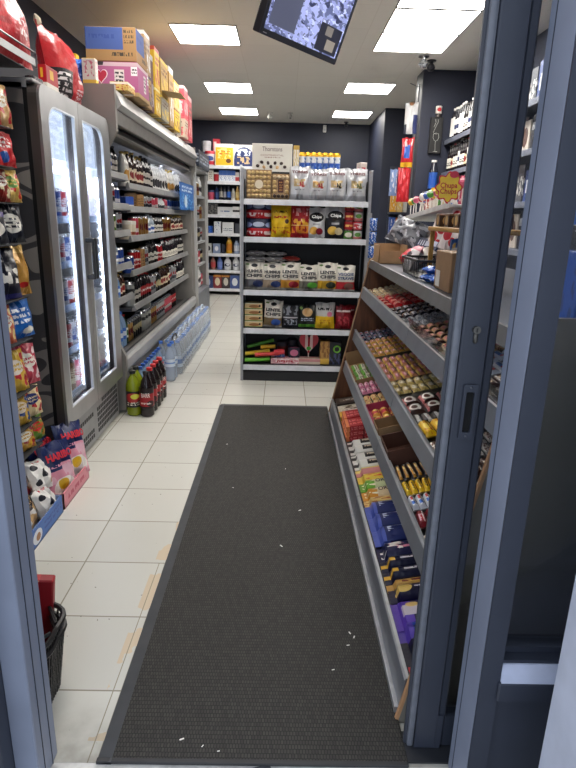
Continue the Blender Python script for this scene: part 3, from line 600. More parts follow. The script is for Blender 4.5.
# things in the chiller; run = (kind, how many, spacing, what it looks like)
beerB = lambda lab, cap=(200, 160, 60): bottle((58, 34, 22), cap, lab, .235, .031, (.15, .48), .38)
K = {
 'brownb': bottle((52, 30, 20), (190, 160, 80), ART((226, 214, 190), (('e', .5, .5, .15, .3, (150, 40, 40)),)), .22, .031),
 'darkb': bottle((26, 22, 24), (30, 30, 34), ART((200, 196, 188), (('r', 0, 1, .4, .6, (40, 40, 44)),)), .225, .03),
 'greenb': bottle((40, 70, 40), (200, 50, 50), ART((230, 232, 226), (('e', .5, .5, .15, .3, (60, 120, 70)),)), .22, .031),
 'wine': bottle((30, 26, 30), (120, 30, 40), ART((232, 228, 216), (('l', .35, .65, .2, .8, (60, 50, 50), 4, 4),)), .285, .036, (.15, .45), .36),
 'clear': bottle((150, 165, 180), (220, 225, 232), ART((235, 236, 238), (('r', 0, 1, .3, .7, (60, 100, 180)),)), .23, .033),
 'white': bottle((225, 226, 228), (230, 232, 236), ART((236, 236, 236), (('e', .5, .5, .14, .3, (60, 60, 64)),)), .22, .034, (.1, .6)),
 'whitegold': bottle((228, 226, 220), (210, 180, 90), ART((240, 238, 230), (('e', .5, .5, .14, .3, (200, 150, 60)),)), .22, .034, (.1, .6)),
 'water': bottle((134, 164, 200), (50, 100, 190), ART((60, 120, 200), (('r', 0, 1, .3, .7, (220, 230, 240)),)), .28, .042),
 'orange': bottle((222, 136, 24), (230, 120, 30), ART((230, 110, 40), (('e', .5, .5, .14, .3, (250, 220, 120)),)), .27, .037),
 'cola': bottle((34, 20, 18), (190, 36, 40), ART((180, 30, 40), (('l', .2, .8, .3, .7, (240, 236, 230), 1, 5),)), .235, .033),
 'redcan': can(ART((186, 36, 44), (('l', .3, .7, .3, .7, (240, 236, 230), 2, 4),), .3, .3), .15, .032),
 'silvcan': can(ART((190, 194, 198), (('r', 0, 1, .3, .5, (60, 66, 80)), ('e', .5, .65, .12, .12, (180, 40, 50))), .3, .5), .15, .032),
 'blackcan': can(ART((34, 34, 38), (('e', .5, .55, .15, .2, (200, 190, 150)),), .3, .4), .15, .032),
 'goldcan': can(ART((176, 140, 78), (('e', .5, .55, .15, .2, (120, 30, 34)),), .3, .5), .15, .032),
 'greencan': can(ART((110, 150, 60), (('e', .5, .55, .15, .2, (240, 236, 220)),), .3, .3), .13, .032),
 'pinkcan': can(ART((214, 90, 110), (('r', 0, 1, .3, .5, (240, 230, 230)),), .3, .3), .15, .03),
 'bluecan': can(ART((50, 84, 160), (('r', 0, 1, .3, .5, (230, 230, 236)),), .3, .3), .115, .032),
 'creamtub': tubp(ART((226, 216, 196), (('r', 0, 1, .3, .5, (160, 90, 60)),)), P((230, 224, 214), .4), .05, .12),
 'carton': boxp(ART((176, 140, 90), (('l', .1, .9, .2, .8, (110, 70, 40), 4, 6),)), .075, .075, .15, 'drink_carton', 'carton'),
 'ltab': boxp(ART((60, 100, 190), (('r', 0, 1, 0, .4, (230, 232, 236)),)), .09, .07, .09, 'drink_carton', 'carton'),
 'bigcan': can(ART((178, 180, 178), (('r', 0, 1, .62, .8, (60, 64, 66)),), .3, .5), .165, .047),
}
for k_ in ('clear', 'water'): pass
runs = {
 ('near section', 1, 0): [('clear', 3, .09, 'clear spirit bottle'), ('darkb', 3, .085, 'dark bottle with pale band')],
 ('near section', 1, 1): [('silvcan', 4, .075, 'small silver can'), ('bluecan', 3, .075, 'short blue can')],
 ('near section', 1, 2): [('clear', 2, .085, 'clear bottle with blue band'), ('greencan', 2, .075, 'green can'), ('silvcan', 2, .078, 'silver can')],
 ('near section', 1, 3): [('greencan', 2, .08, 'green and orange can'), ('clear', 2, .085, 'clear bottle'), ('bluecan', 2, .075, 'blue can')],
 ('near section', 1, 4): [('whitegold', 1, .09, 'cream bottle with gold cap'), ('water', 2, .095, 'blue water bottle'), ('brownb', 2, .08, 'amber bottle')],
 ('far section', 2, 0): [('whitegold', 2, .085, 'cream and gold bottle'), ('brownb', 6, .075, 'brown beer bottle'), ('darkb', 5, .075, 'dark bottle with pale band'), ('white', 8, .085, 'white label bottle'), ('whitegold', 5, .085, 'white bottle with gold emblem'), ('white', 5, .085, 'white milk bottle')],
 ('far section', 2, 1): [('ltab', 2, .095, 'blue and white carton'), ('carton', 5, .085, 'brown drink carton'), ('silvcan', 4, .08, 'silver can'), ('pinkcan', 3, .08, 'pink can'), ('white', 4, .085, 'short white bottle'), ('pinkcan', 2, .08, 'red tinted can'), ('bluecan', 12, .08, 'blue can')],
 ('far section', 2, 2): [('creamtub', 2, .12, 'cream tub with lid'), ('pinkcan', 2, .08, 'tall pink can'), ('goldcan', 4, .08, 'gold can'), ('clear', 3, .08, 'clear bottle'), ('darkb', 6, .075, 'dark bottle'), ('goldcan', 5, .08, 'gold and maroon can'), ('brownb', 10, .08, 'amber bottle')],
 ('far section', 2, 3): [('bluecan', 2, .075, 'blue can'), ('redcan', 3, .075, 'red can'), ('carton', 2, .09, 'tan carton'), ('silvcan', 2, .075, 'silver can'), ('darkb', 5, .075, 'dark bottle with pale band'), ('redcan', 3, .075, 'red and white can'), ('wine', 10, .085, 'black bottle with white label'), ('darkb', 6, .08, 'small dark bottle')],
 ('far section', 2, 4): [('bigcan', 1, .11, 'wide grey tin'), ('darkb', 3, .075, 'dark bottle'), ('cola', 5, .078, 'brown cola bottle with red label'), ('silvcan', 3, .075, 'silver can'), ('blackcan', 3, .075, 'black can'), ('brownb', 6, .08, 'amber bottle'), ('silvcan', 5, .08, 'silver and black can'), ('wine', 6, .085, 'dark bottle with white label')],
}
shelfword = ['top', 'second', 'third', 'fourth', 'fifth']
def run_labels(base, n, where):
    if n == 1: return [f'{base} {where}']
    if n <= 6: return [f'{base}, {ORD[i]} of its {["", "", "two", "three", "four", "five", "six"][n]}, {where}' for i in range(n)]
    return [f'{base} {where}']*n
for (sec, sm, k_), rs in runs.items():
    y = Y0+.11 if sm == 1 else 4.63
    z = (ma if sm == 1 else mb)[k_]-.052
    lim = 4.54 if sm == 1 else Y1-.09
    gap = ((ma if sm == 1 else mb)[k_-1]-.078-z if k_ else 1.895-z)-.004
    seen = {}
    for kind, n, sp_, desc in rs:
        n = max(0, min(n, int((lim-y)/sp_+1e-6)))
        if n == 0: break
        where = f'{shelfword[k_]} chiller shelf, {sec}'
        ls = run_labels(desc, n, where); p = K[kind]
        s_ = min(1.28, gap/p.size[2])
        for i in range(n):
            xx = -1.255-.012*random.random()
            spawn(p, ls[i], (xx, y+sp_/2, z), rz=PI/2+random.uniform(-.3, .3), group=ls[i] if ls.count(ls[i]) > 1 else None, sc=(1.12 if p.cat != 'carton' else 1, 1.12 if p.cat != 'carton' else 1, s_*random.uniform(.86, 1)))
            y += sp_
# chiller floor row
cf = [('orange', 2, .09, 'orange soda bottle'), ('water', 4, .1, 'large clear blue water bottle'), ('greenb', 1, .09, 'green bottle'), ('goldcan', 2, .075, 'gold can'), ('blackcan', 4, .075, 'black can'), ('bigcan', 3, .105, 'wide silver tin'), ('goldcan', 4, .078, 'gold and red can'), ('silvcan', 5, .08, 'silver can'), ('pinkcan', 5, .08, 'pink and white can'), ('cola', 3, .085, 'brown cola bottle')]
y = 4.0; prev = None
for kind, n, sp_, desc in cf:
    n = min(n, int((Y1-.09-y)/sp_))
    ls = run_labels(desc, n, 'on the chiller floor')
    for i in range(n):
        p = K[kind]
        spawn(p, ls[i], (-1.30, y+sp_/2, .363), rz=PI/2, sc=(1.1, 1.1, 1.1 if p.size[2] < .25 else 1.0))
        y += sp_
# a second layer of wide tins on the three
for i in range(2):
    spawn(K['bigcan'], f'wide silver tin stacked on other tins on the chiller floor, {["nearer the fridge", "farther from the fridge"][i]}', (-1.30, 5.32+.105*i, .363+.1825), rz=PI/2, sc=(1, 1, .82))
# hanging blue sign at the far end of the chiller
t = thing('hanging_sign', 'blue notice with white lettering hung at the far end of the chiller', 'sign', (-1.12, 6.72, 1.45))
obj('panel', mesh('panel', [(bxx(-.004, .004, -.32, .62, 0, .285), ART((40, 116, 196), (('l', .12, .88, .66, .92, (226, 238, 250), 2, 6), ('n', .05, .95, .05, .6, (120, 180, 228), 7, .55), ('e', .38, .32, .1, .24, (210, 226, 244)))))]), t)
obj('hook', mesh('hook', [(tube([(0, -.1, .285), (0, -.1, .34), (-.05, -.1, .36)], .003), P((160, 160, 160), .3, .8)), (tube([(0, .4, .285), (0, .4, .34), (-.05, .4, .36)], .003), P((160, 160, 160), .3, .8))]), t)

# ---- second cabinet past the chiller
c2 = thing('tall_cabinet', 'narrow tall grey open cabinet past the long chiller', 'cabinet', (0, 0, 0))
obj('side_panel', mesh('side_panel', [(bxx(-2.05, -1.12, 7.34, 7.38, 0, 1.95), ch_g)]), c2); obj('side_panel', mesh('side_panel', [(bxx(-2.05, -1.14, 8.6, 8.64, 0, 1.95), ch_g)]), c2)
obj('back_panel', mesh('back_panel', [(bxx(-2.05, -1.6, 7.38, 8.6, 0, 1.95), P((60, 62, 70), .6))]), c2)
obj('front_post', mesh('front_post', [(bxx(-1.15, -1.09, 7.36, 7.42, 0, 2.0, .005), ch_l)]), c2); obj('front_post', mesh('front_post', [(bxx(-1.15, -1.11, 8.58, 8.64, 0, 1.95, .005), ch_l)]), c2)
obj('top_sign', mesh('top_sign', [(bxx(-1.10, -1.06, 7.45, 8.45, 1.98, 2.17, .004), ART((52, 60, 78), (('l', .1, .9, .2, .8, (190, 200, 214), 3, 8),)))]), c2, 'dark slanted header with pale lettering')
obj('base', mesh('base', [(bxx(-2.05, -1.10, 7.38, 8.6, 0, .40, .01), P((120, 124, 132), .45, .3))]), c2)
shz = [.42, .75, 1.05, 1.35, 1.65]
for z in shz[1:]: obj('shelf', mesh('shelf', [(bxx(-1.6, -1.15, 7.4, 8.58, z-.03, z), P((170, 172, 176), .4, .3))]), c2)
obj('top_panel', mesh('top_panel', [(bxx(-2.05, -1.1, 7.34, 8.64, 1.95, 1.98), ch_l)]), c2)
for k_, z in enumerate(shz):
    kinds = [('blackcan', 'black tin'), ('silvcan', 'silver tin'), ('goldcan', 'gold tin'), ('white', 'white bottle'), ('pinkcan', 'pink can')]
    for i in range(10):
        kind, ds = kinds[(i//2+k_) % 5]; where = f'in the tall cabinet past the chiller, {["bottom", "fourth", "third", "second", "top"][k_]} shelf'
        spawn(K[kind], f'{ds}, {ORD[i]} along from the chiller, {where}', (-1.22, 7.5+i*.11, z), rz=PI/2, sc=(1.2, 1.2, 1.2))

# ================================================================== boxes on top of the chiller
TOPZ = 2.171
def crate(name, x0, x1, y0, y1, z0, z1, art, label, cat='box', parts=(), flap=None):
    t = thing(name, label, cat, ((x0+x1)/2, (y0+y1)/2, z0))
    w, d, h = x1-x0, y1-y0, z1-z0
    obj('carton', mesh('carton', [(box(w, d, h, bev=.003), art)]), t)
    for pn, ge, m, lb in parts: obj(pn, mesh(pn, [(ge, m)]), t, lb)
    return t
kraft = (176, 146, 104)
crate('cardboard_box', -1.375, -1.03, 4.35, 4.66, 2.392, 2.60, ART((164, 130, 88), (('r', 0, .74, .34, 1, (76, 98, 156)), ('l', .08, .6, .62, .82, (60, 84, 148), 1, 5), ('l', .5, .92, .12, .3, (70, 60, 50), 1, 8), ('l', .76, .95, .5, .95, (90, 76, 56), 3, 4)), .7),
      'blue printed cardboard box on top of the pink heart box', parts=[('flap', xf(box(.2, .1, .004, 0, 0, 0), (-.02, .08, .212), (.5, 0, 0)), P((120, 108, 92), .8), 'dark open flap')])
heart = [(.045*.9*(16*math.sin(a)**3)/16, .045*(13*math.cos(a)-5*math.cos(2*a)-2*math.cos(3*a)-math.cos(4*a))/16) for a in [2*PI*k/28 for k in range(28)]]
crate('cardboard_box', -1.36, -1.025, 4.34, 4.66, 2.20, 2.386, ART((176, 104, 146), (('r', 0, 1, .86, 1, (200, 176, 184)), ('r', .52, .72, .15, .75, (214, 206, 206)), ('l', .53, .71, .2, .7, (70, 66, 76), 4, 4), ('r', .86, .99, .55, .85, (230, 224, 226)), ('l', .87, .98, .6, .8, (60, 60, 70), 2, 3)), .65),
      'pink and mauve box with a red heart on the chiller top', parts=[('heart_emblem', xf(prism([(a*1.15, b*1.15) for a, b in heart], -.001, 0, 'Y'), (-.085, -.1602, .10)), P((232, 214, 220), .5), None), ('heart_emblem', xf(prism(heart, -.001, 0, 'Y'), (-.085, -.1614, .10)), P((178, 40, 66), .5), 'red heart'), ('hand_hole', xf(prism([(-.022, 0), (.022, 0), (.016, -.022), (-.016, -.022)], -.001, 0, 'Y'), (-.085, -.1603, .186)), P((50, 40, 44), .7), None)])
crate('cardboard_tray', -1.37, -1.02, 4.33, 4.66, TOPZ, 2.198, P(kraft, .8), 'flat brown cardboard under the pink heart box on the chiller', 'cardboard')
crate('food_box', -1.16, -1.04, 4.12, 4.30, TOPZ, 2.222, ART((222, 196, 120), (('r', 0, 1, .7, 1, (238, 232, 220)), ('n', 0, 1, 0, .7, (190, 90, 50), 5, .55)), .5), 'small cream and yellow box at the near end of the chiller top')
yel = (226, 186, 62)
def ybox(x0, x1, y0, y1, z0, z1, label, base=yel, spots=(236, 226, 190), name='food_carton', lines=(120, 80, 40)):
    return crate(name, x0, x1, y0, y1, z0, z1, ART(base, (('n', .05, .95, .1, .5, spots, 4, .5), ('l', .1, .9, .55, .8, lines, 2, 5), ('r', 0, 1, .9, 1, spots)), .55), label)
ybox(-1.36, -1.05, 4.68, 4.87, TOPZ, 2.40, 'brown carton with picture panel behind the pink heart box', (176, 140, 84), (90, 70, 90))
ybox(-1.36, -1.05, 4.68, 4.87, 2.402, 2.68, 'brown carton with white side, topmost behind the blue printed box', kraft, (222, 220, 214))
ybox(-1.36, -1.06, 4.89, 5.00, TOPZ, 2.58, 'dark maroon and grey carton standing between tan and yellow cartons', (110, 60, 66), (190, 186, 190))
ybox(-1.36, -1.05, 5.02, 5.20, TOPZ, 2.37, 'yellow carton at the bottom of the tallest yellow stack', yel, (246, 232, 170))
ybox(-1.36, -1.05, 5.02, 5.20, 2.372, 2.665, 'tall yellow carton with red print, topmost of the first yellow stack', (236, 196, 50), (214, 90, 60), lines=(200, 40, 40))
ybox(-1.36, -1.05, 5.25, 5.55, TOPZ, 2.36, 'grey and yellow carton under the open flap box', (170, 160, 140), (230, 200, 90))
t = ybox(-1.36, -1.05, 5.25, 5.55, 2.362, 2.64, 'brown and yellow box with its flap hanging open over the aisle', (196, 160, 84), (230, 200, 90))
obj('flap', mesh('flap', [(xf(box(.16, .28, .003, .08, 0, 0), (.155, 0, .03), (0, .12, 0)), P((196, 172, 130), .75))]), t, 'open cardboard flap')
ybox(-1.36, -1.05, 5.60, 5.80, TOPZ, 2.66, 'tall brown carton with white window, past the open flap box', (186, 150, 92), (232, 230, 226))
ybox(-1.36, -1.05, 5.84, 6.10, TOPZ, 2.36, 'yellow carton on the chiller, below a taller one', (236, 200, 60), (170, 120, 60))
ybox(-1.36, -1.05, 5.84, 6.10, 2.362, 2.60, 'cream and yellow carton stacked on a yellow one', (226, 206, 150), (230, 180, 60))
t = thing('display_jar', 'clear jar with dark lid between yellow and pink cartons on the chiller', 'jar', (-1.12, 6.24, TOPZ))
obj('jar_body', mesh('jar_body', [(lathe([(.055, 0), (.06, .01), (.06, .3), (.05, .33)], 16), P((176, 168, 150), .2, 0, .1))], True), t); obj('lid', mesh('lid', [(xf(lathe([(.055, 0), (.055, .04), (.0001, .04)], 16), (0, 0, .33)), P((60, 52, 50), .4))], True), t, 'dark lid')
ybox(-1.36, -1.05, 6.40, 6.62, TOPZ, 2.37, 'pale carton under the pink cartons at the far end', (214, 196, 176), (226, 110, 120))
ybox(-1.36, -1.05, 6.40, 6.62, 2.372, 2.66, 'coral pink tall carton, nearer of two at the far end', (226, 96, 108), (240, 200, 200))
ybox(-1.36, -1.05, 6.66, 6.9, TOPZ, 2.62, 'coral pink tall carton, farther of two at the far end', (214, 82, 96), (240, 190, 190))
# tubs at the very end of the chiller and cabinet top
tb = tubp(ART((206, 206, 214), (('r', 0, 1, .15, .5, (200, 60, 70)), ('e', .5, .65, .14, .16, (60, 80, 150)))), P((200, 60, 72), .4), .085, .26)
# ================================================================== things on top of the fridge
FT = 1.971
redart = ART((196, 44, 56), (('n', .1, .9, .3, .95, (168, 30, 42), 5, .56), ('l', .62, .88, .25, .85, (240, 226, 228), 6, 4), ('e', .25, .62, .2, .14, (150, 26, 38))), .3, 0, .5)
p_ = Proto('snack_bag', 'snack bag', [('snack_bag', mesh('snack_bag', [(bag(.44, .36, .16, 5), redart)], True), None)], (.42, .16, .34))
redart2 = ART((200, 42, 52), (('r', 0, .42, 0, .42, (40, 32, 38)), ('l', .06, .4, .05, .38, (226, 220, 220), 5, 3), ('l', .6, .92, .3, .72, (240, 226, 228), 5, 3), ('l', .55, .95, .05, .24, (240, 226, 228), 4, 6)), .3, 0, .5)
p2 = Proto('snack_bag', 'snack bag', [('pouch', mesh('pouch', [(bag(.45, .37, .16, 9), redart2)], True), None), ('tied_top', mesh('tied_top', [(bag(.045, .05, .03, 2, 6, 6), P((214, 200, 176), .6))], True), None)], (.46, .16, .38))
o = spawn(p2, 'large red bag with black panel and white print on top of the fridge', (-1.245, 3.555, FT+.004), rot=(-.16, 0, PI/2))
o.children[1].location = (-.18, .0, .355)
spawn(p_, 'large red snack bag on the top wire shelf left of the fridge', (-1.20, 2.70, 2.015), rot=(-.22, 0, PI/2-.15))
spawn(p_, 'red snack bag leaning behind the front one on the wire shelf top', (-1.46, 2.68, 2.015), rot=(-.15, 0, PI/2+.15), sc=(1, 1, 1.12))
crate('red_box', -1.20, -1.16, 3.05, 3.20, FT, 2.075, ART((188, 36, 48), (('r', .3, .6, .45, .85, (226, 180, 60)), ('r', 0, 1, 0, .25, (230, 224, 214))), .4), 'small red box with yellow emblem at the fridge top edge')
crate('grey_tray', -1.215, -1.17, 2.93, 3.03, FT, 2.0, ART((128, 126, 126), (('n', 0, 1, 0, 1, (70, 72, 84), 7, .5),), .5), 'grey printed tray on the fridge front corner', 'tray')
o = spawn(bagp(ART((44, 88, 176), (('n', 0, 1, 0, 1, (90, 140, 220), 5, .55),), .25, 0, .5), .18, .15, .08, 3, name='plastic_sack', cat='sack'), 'blue plastic sack at the near end of the chiller top', (-1.36, 4.0, TOPZ+.002), rot=(-.1, 0, .2))
crate('leaflet_box', -1.285, -1.20, 3.97, 4.02, TOPZ, 2.32, ART((230, 222, 216), (('n', .1, .9, .3, .9, (214, 130, 150), 5, .55), ('r', 0, 1, 0, .18, (226, 190, 90))), .5), 'narrow white box with pink print beside the chiller end')
crate('yellow_packet', -1.42, -1.34, 4.04, 4.10, TOPZ, 2.36, ART((224, 182, 50), (('r', 0, 1, .3, .5, (60, 50, 40)),), .5), 'yellow packet standing behind the blue sack')

# ================================================================== wire rack with hanging snacks, left of the fridge
wire = P((120, 122, 126), .35, .7)
rk = thing('snack_rack', 'dark snack rack with shelves left of the drinks fridge', 'rack', (0, 0, 0))
obj('back_panel', mesh('back_panel', [(bxx(-2.06, -2.03, 1.5, 2.62, 0, 2.0), P((50, 52, 58), .6))]), rk)
lv = [2.00, 1.725, 1.57, 1.425, 1.255, 1.02, .83, .60, .44, .31]
for y in (1.52, 2.61):
    obj('upright', mesh('upright', [(bxx(-1.24, -1.22, y-.01, y+.01, 0, 2.0), wire), (bxx(-2.03, -1.22, y-.008, y+.008, 1.985, 2.0), wire)]), rk)
for z in lv:
    obj('wire_shelf', mesh('wire_shelf', [(bxx(-2.02, -1.22, 1.53, 2.60 if z < 2 else 2.80, z, z+.006), P((40, 42, 46), .6)), (bxx(-1.22, -1.155, 1.53, 2.60 if z < 2 else 2.80, z, z+.004), P((46, 48, 52), .6))]), rk)
obj('top_guard', mesh('top_guard', [(tube([(-1.105, 1.52, 2.0), (-1.105, 1.52, 2.06), (-1.105, 2.80, 2.06), (-1.105, 2.80, 2.0)], .004), wire), (tube([(-1.105, 2.45, 2.0), (-1.105, 2.45, 2.06)], .004), wire), (bxx(-1.107, -1.104, 1.53, 2.79, 2.006, 2.035), P((170, 170, 172), .4, .4))]), rk, 'wire guard rail')
def LB(art, seed, w=.17, h=.16, t=.06, name='sweet_bag', cat='sweets', texts=()):
    return bagp(art, w, h, t, seed, texts, name, cat)
A = lambda base, acc, acc2=(240, 236, 226): ART(base, (('n', .05, .95, .1, .9, acc, 4, .54), ('e', .5, .6, .3, .18, acc2), ('l', .25, .75, .5, .7, base, 2, 5)), .3, 0, .3)
hang = [  # y, shelf, bag, label
 (2.44, 1, LB(ART((190, 40, 52), (('n', .1, .9, .5, .9, (236, 224, 222), 4, .56), ('e', .4, .3, .3, .12, (220, 170, 60))), .3, 0, .4), 1, .20, .21, .10), 'large shiny red and white bag on the second rack level, nearest the jamb'),
 (2.63, 1, LB(A((206, 170, 120), (190, 50, 60)), 2, .15, .17), 'tan and red bag squeezed against the rack end, second level'),
 (2.45, 2, LB(A((200, 44, 54), (170, 30, 40), (226, 180, 70)), 3, .17, .135, .05), 'red sweet bag with yellow disc, third rack level'),
 (2.64, 2, LB(ART((204, 46, 56), (('e', .4, .25, .25, .16, (50, 100, 176)), ('l', .2, .8, .5, .85, (240, 230, 226), 3, 4)), .3, 0, .3), 4, .15, .14, .05), 'red sweet bag with blue spot beside the fridge, third level'),
 (2.40, 3, LB(A((206, 52, 50), (236, 190, 60)), 5, .14, .13), 'red and yellow snack bag, fourth rack level, nearest the jamb'),
 (2.53, 3, LB(A((150, 52, 44), (236, 226, 190)), 6, .13, .135), 'maroon and cream snack bag in the middle of the fourth level'),
 (2.66, 3, LB(A((222, 190, 110), (200, 60, 50), (110, 160, 70)), 7, .14, .135), 'yellow and green snack bag by the fridge, fourth level'),
 (2.42, 4, LB(ART((34, 36, 56), (('e', .5, .4, .32, .2, (226, 222, 214)), ('r', 0, 1, .72, .86, (96, 70, 160))), .3, 0, .3), 8, .17, .15), 'navy and violet bag with pale disc, fifth rack level'),
 (2.62, 4, LB(ART((30, 34, 50), (('e', .5, .5, .36, .26, (228, 226, 218)), ('l', .22, .78, .36, .66, (40, 44, 60), 3, 3)), .3, 0, .3), 9, .17, .16), 'navy bag with a white rounded panel near the fridge'),
 (2.47, 5, LB(ART((30, 34, 52), (('n', .1, .9, .3, .6, (236, 232, 224), 4, .52), ('e', .3, .8, .15, .08, (200, 60, 70)), ('r', 0, 1, 0, .1, (60, 60, 130))), .3, 0, .3), 10, .2, .215, .08), 'tall navy crisp bag with white lettering in the sixth level'),
 (2.68, 5, LB(ART((196, 152, 78), (('r', 0, 1, .85, 1, (226, 190, 120)), ('e', .5, .2, .2, .06, (180, 40, 40))), .3, .2, .3), 11, .14, .22, .06), 'gold foil bag behind the tall navy crisp bag'),
 (2.42, 6, LB(A((214, 120, 90), (240, 220, 160)), 12, .13, .17), 'orange and pink bag left of the bright blue bag'),
 (2.61, 6, LB(ART((36, 112, 190), (('l', .2, .8, .35, .8, (236, 240, 246), 3, 4), ('e', .7, .18, .22, .1, (236, 232, 220))), .3, 0, .3), 13, .2, .175, .07), 'bright blue bag with white lettering on the seventh level'),
 (2.48, 7, LB(A((226, 190, 80), (206, 70, 80), (240, 230, 220)), 14, .16, .19), 'yellow and pink sweet bag, eighth rack level'),
 (2.65, 7, LB(A((200, 80, 100), (240, 220, 220)), 15, .15, .19), 'pink sweet bag with white print by the fridge, eighth level'),
 (2.47, 8, LB(A((208, 170, 70), (60, 90, 150), (236, 220, 200)), 16, .16, .145), 'gold and blue sweet bag, ninth rack level'),
 (2.64, 8, LB(A((232, 214, 170), (200, 50, 60), (40, 60, 130)), 17, .15, .145), 'cream sweet bag with red and blue print, ninth level'),
 (2.48, 9, LB(A((206, 160, 60), (170, 40, 50), (240, 236, 220)), 18, .17, .12), 'gold sweet bag with red print, lowest rack level'),
 (2.66, 9, LB(A((110, 150, 60), (190, 140, 70), (210, 60, 60)), 19, .15, .12), 'green and brown sweet bag, lowest rack level beside the fridge'),
]
for y, k_, p, lb in hang:
    spawn(p, lb, (-1.195, 2.43+(y-2.43)*.78, lv[k_]+.007), sc=(.98, .9, 1.0), rot=(-.14, 0, PI/2-.30+random.uniform(-.08, .08)))

# ================================================================== sweets on the floor by the fridge
def tray_box(name, label, x0, x1, y0, y1, hgt, art, inner, cat='display box'):
    t = thing(name, label, cat, (0, 0, 0))
    obj('base', mesh('base', [(bxx(x0, x1, y0, y1, 0, .006), inner)]), t)
    obj('front_panel', mesh('front_panel', [(bxx(x1-.006, x1, y0, y1, .0, hgt), art)]), t)
    obj('back_panel', mesh('back_panel', [(bxx(x0, x0+.005, y0, y1, 0, hgt+.08), inner)]), t)
    for y in (y0, y1-.005): obj('side_panel', mesh('side_panel', [(bxx(x0, x1, y, y+.005, 0, hgt), inner)]), t)
    return t
tray_box('display_box', 'pink cardboard floor display box holding the marshmallow bags', -1.30, -1.04, 2.50, 2.86, .085, ART((214, 130, 146), (('r', .02, .98, .05, .95, (222, 150, 162)), ('l', .15, .85, .25, .75, (200, 90, 116), 1, 6)), .5), P((200, 150, 150), .7))
tray_box('display_box', 'blue printed floor display box nearest the left door jamb', -1.30, -1.04, 2.12, 2.48, .09, ART((84, 124, 190), (('e', .2, .45, .13, .36, (226, 230, 236)), ('e', .22, .4, .06, .2, (176, 130, 90)), ('l', .4, .95, .3, .8, (70, 100, 170), 2, 6)), .5), P((120, 140, 180), .7))
har = ART((44, 56, 104), (('r', 0, 1, 0, .52, (226, 160, 178)), ('n', 0, 1, .3, .62, (232, 190, 204), 3, .5), ('e', .52, .2, .36, .18, (240, 234, 228)), ('e', .46, .26, .16, .10, (232, 190, 50)), ('l', .15, .85, .56, .64, (236, 170, 190), 1, 5)), .3, 0, .35)
hp = bagp(har, .19, .29, .075, 21, [('HARIBO', (206, 44, 60), .5, .77, .78, .13)], 'marshmallow_bag', 'sweets')
spawn(hp, 'pink and navy marshmallow bag at the near front of the pink box', (-1.085, 2.62, .008), rot=(-.22, 0, PI/2-.5))
spawn(hp, 'pink and navy marshmallow bag at the far end, against the fridge grille', (-1.075, 2.775, .05), rot=(-.28, .1, PI/2-.45))
spawn(hp, 'pink and navy marshmallow bag leaning behind the front two', (-1.18, 2.67, .03), rot=(-.25, 0, PI/2))
spawn(hp, 'marshmallow bag at the back left of the pink box, mostly navy showing', (-1.21, 2.80, .008), rot=(-.25, -.1, PI/2-.3))
nb = bagp(A((40, 46, 78), (70, 84, 140), (180, 60, 80)), .19, .24, .08, 31, (), 'sweet_bag', 'sweets')
spawn(nb, 'dark navy sweet bag leaning back behind the football sweets', (-1.18, 2.42, .010), rot=(-.3, 0, PI/2))
spawn(nb, 'dark navy sweet bag standing at the back of the blue box', (-1.235, 2.28, .010), rot=(-.2, 0, PI/2+.2))
bb = ART((232, 230, 226), (('e', .5, .5, .16, .14, (40, 42, 52)), ('e', .2, .75, .12, .1, (40, 42, 52)), ('e', .8, .78, .12, .1, (40, 42, 52)), ('e', .18, .25, .12, .1, (40, 42, 52)), ('e', .8, .25, .16, .12, (190, 150, 100)), ('l', .3, .7, .85, .95, (200, 60, 70), 1, 4)), .35, 0, .3)
fb = bagp(bb, .15, .15, .09, 33, (), 'sweet_bag', 'sweets')
spawn(fb, 'white bag with black football spots at the front of the blue box', (-1.085, 2.42, .01), rot=(-.3, 0, PI/2))
spawn(fb, 'white bag with black spots stacked on the other football bag', (-1.12, 2.47, .12), rot=(-.5, .2, PI/2-.2))
ob = bagp(A((226, 190, 140), (240, 236, 230), (60, 60, 70)), .16, .2, .07, 34, (), 'sweet_bag', 'sweets')
spawn(ob, 'cream and orange bag with dark rim at the near end of the blue box', (-1.12, 2.31, .01), rot=(-.3, 0, PI/2+.1))

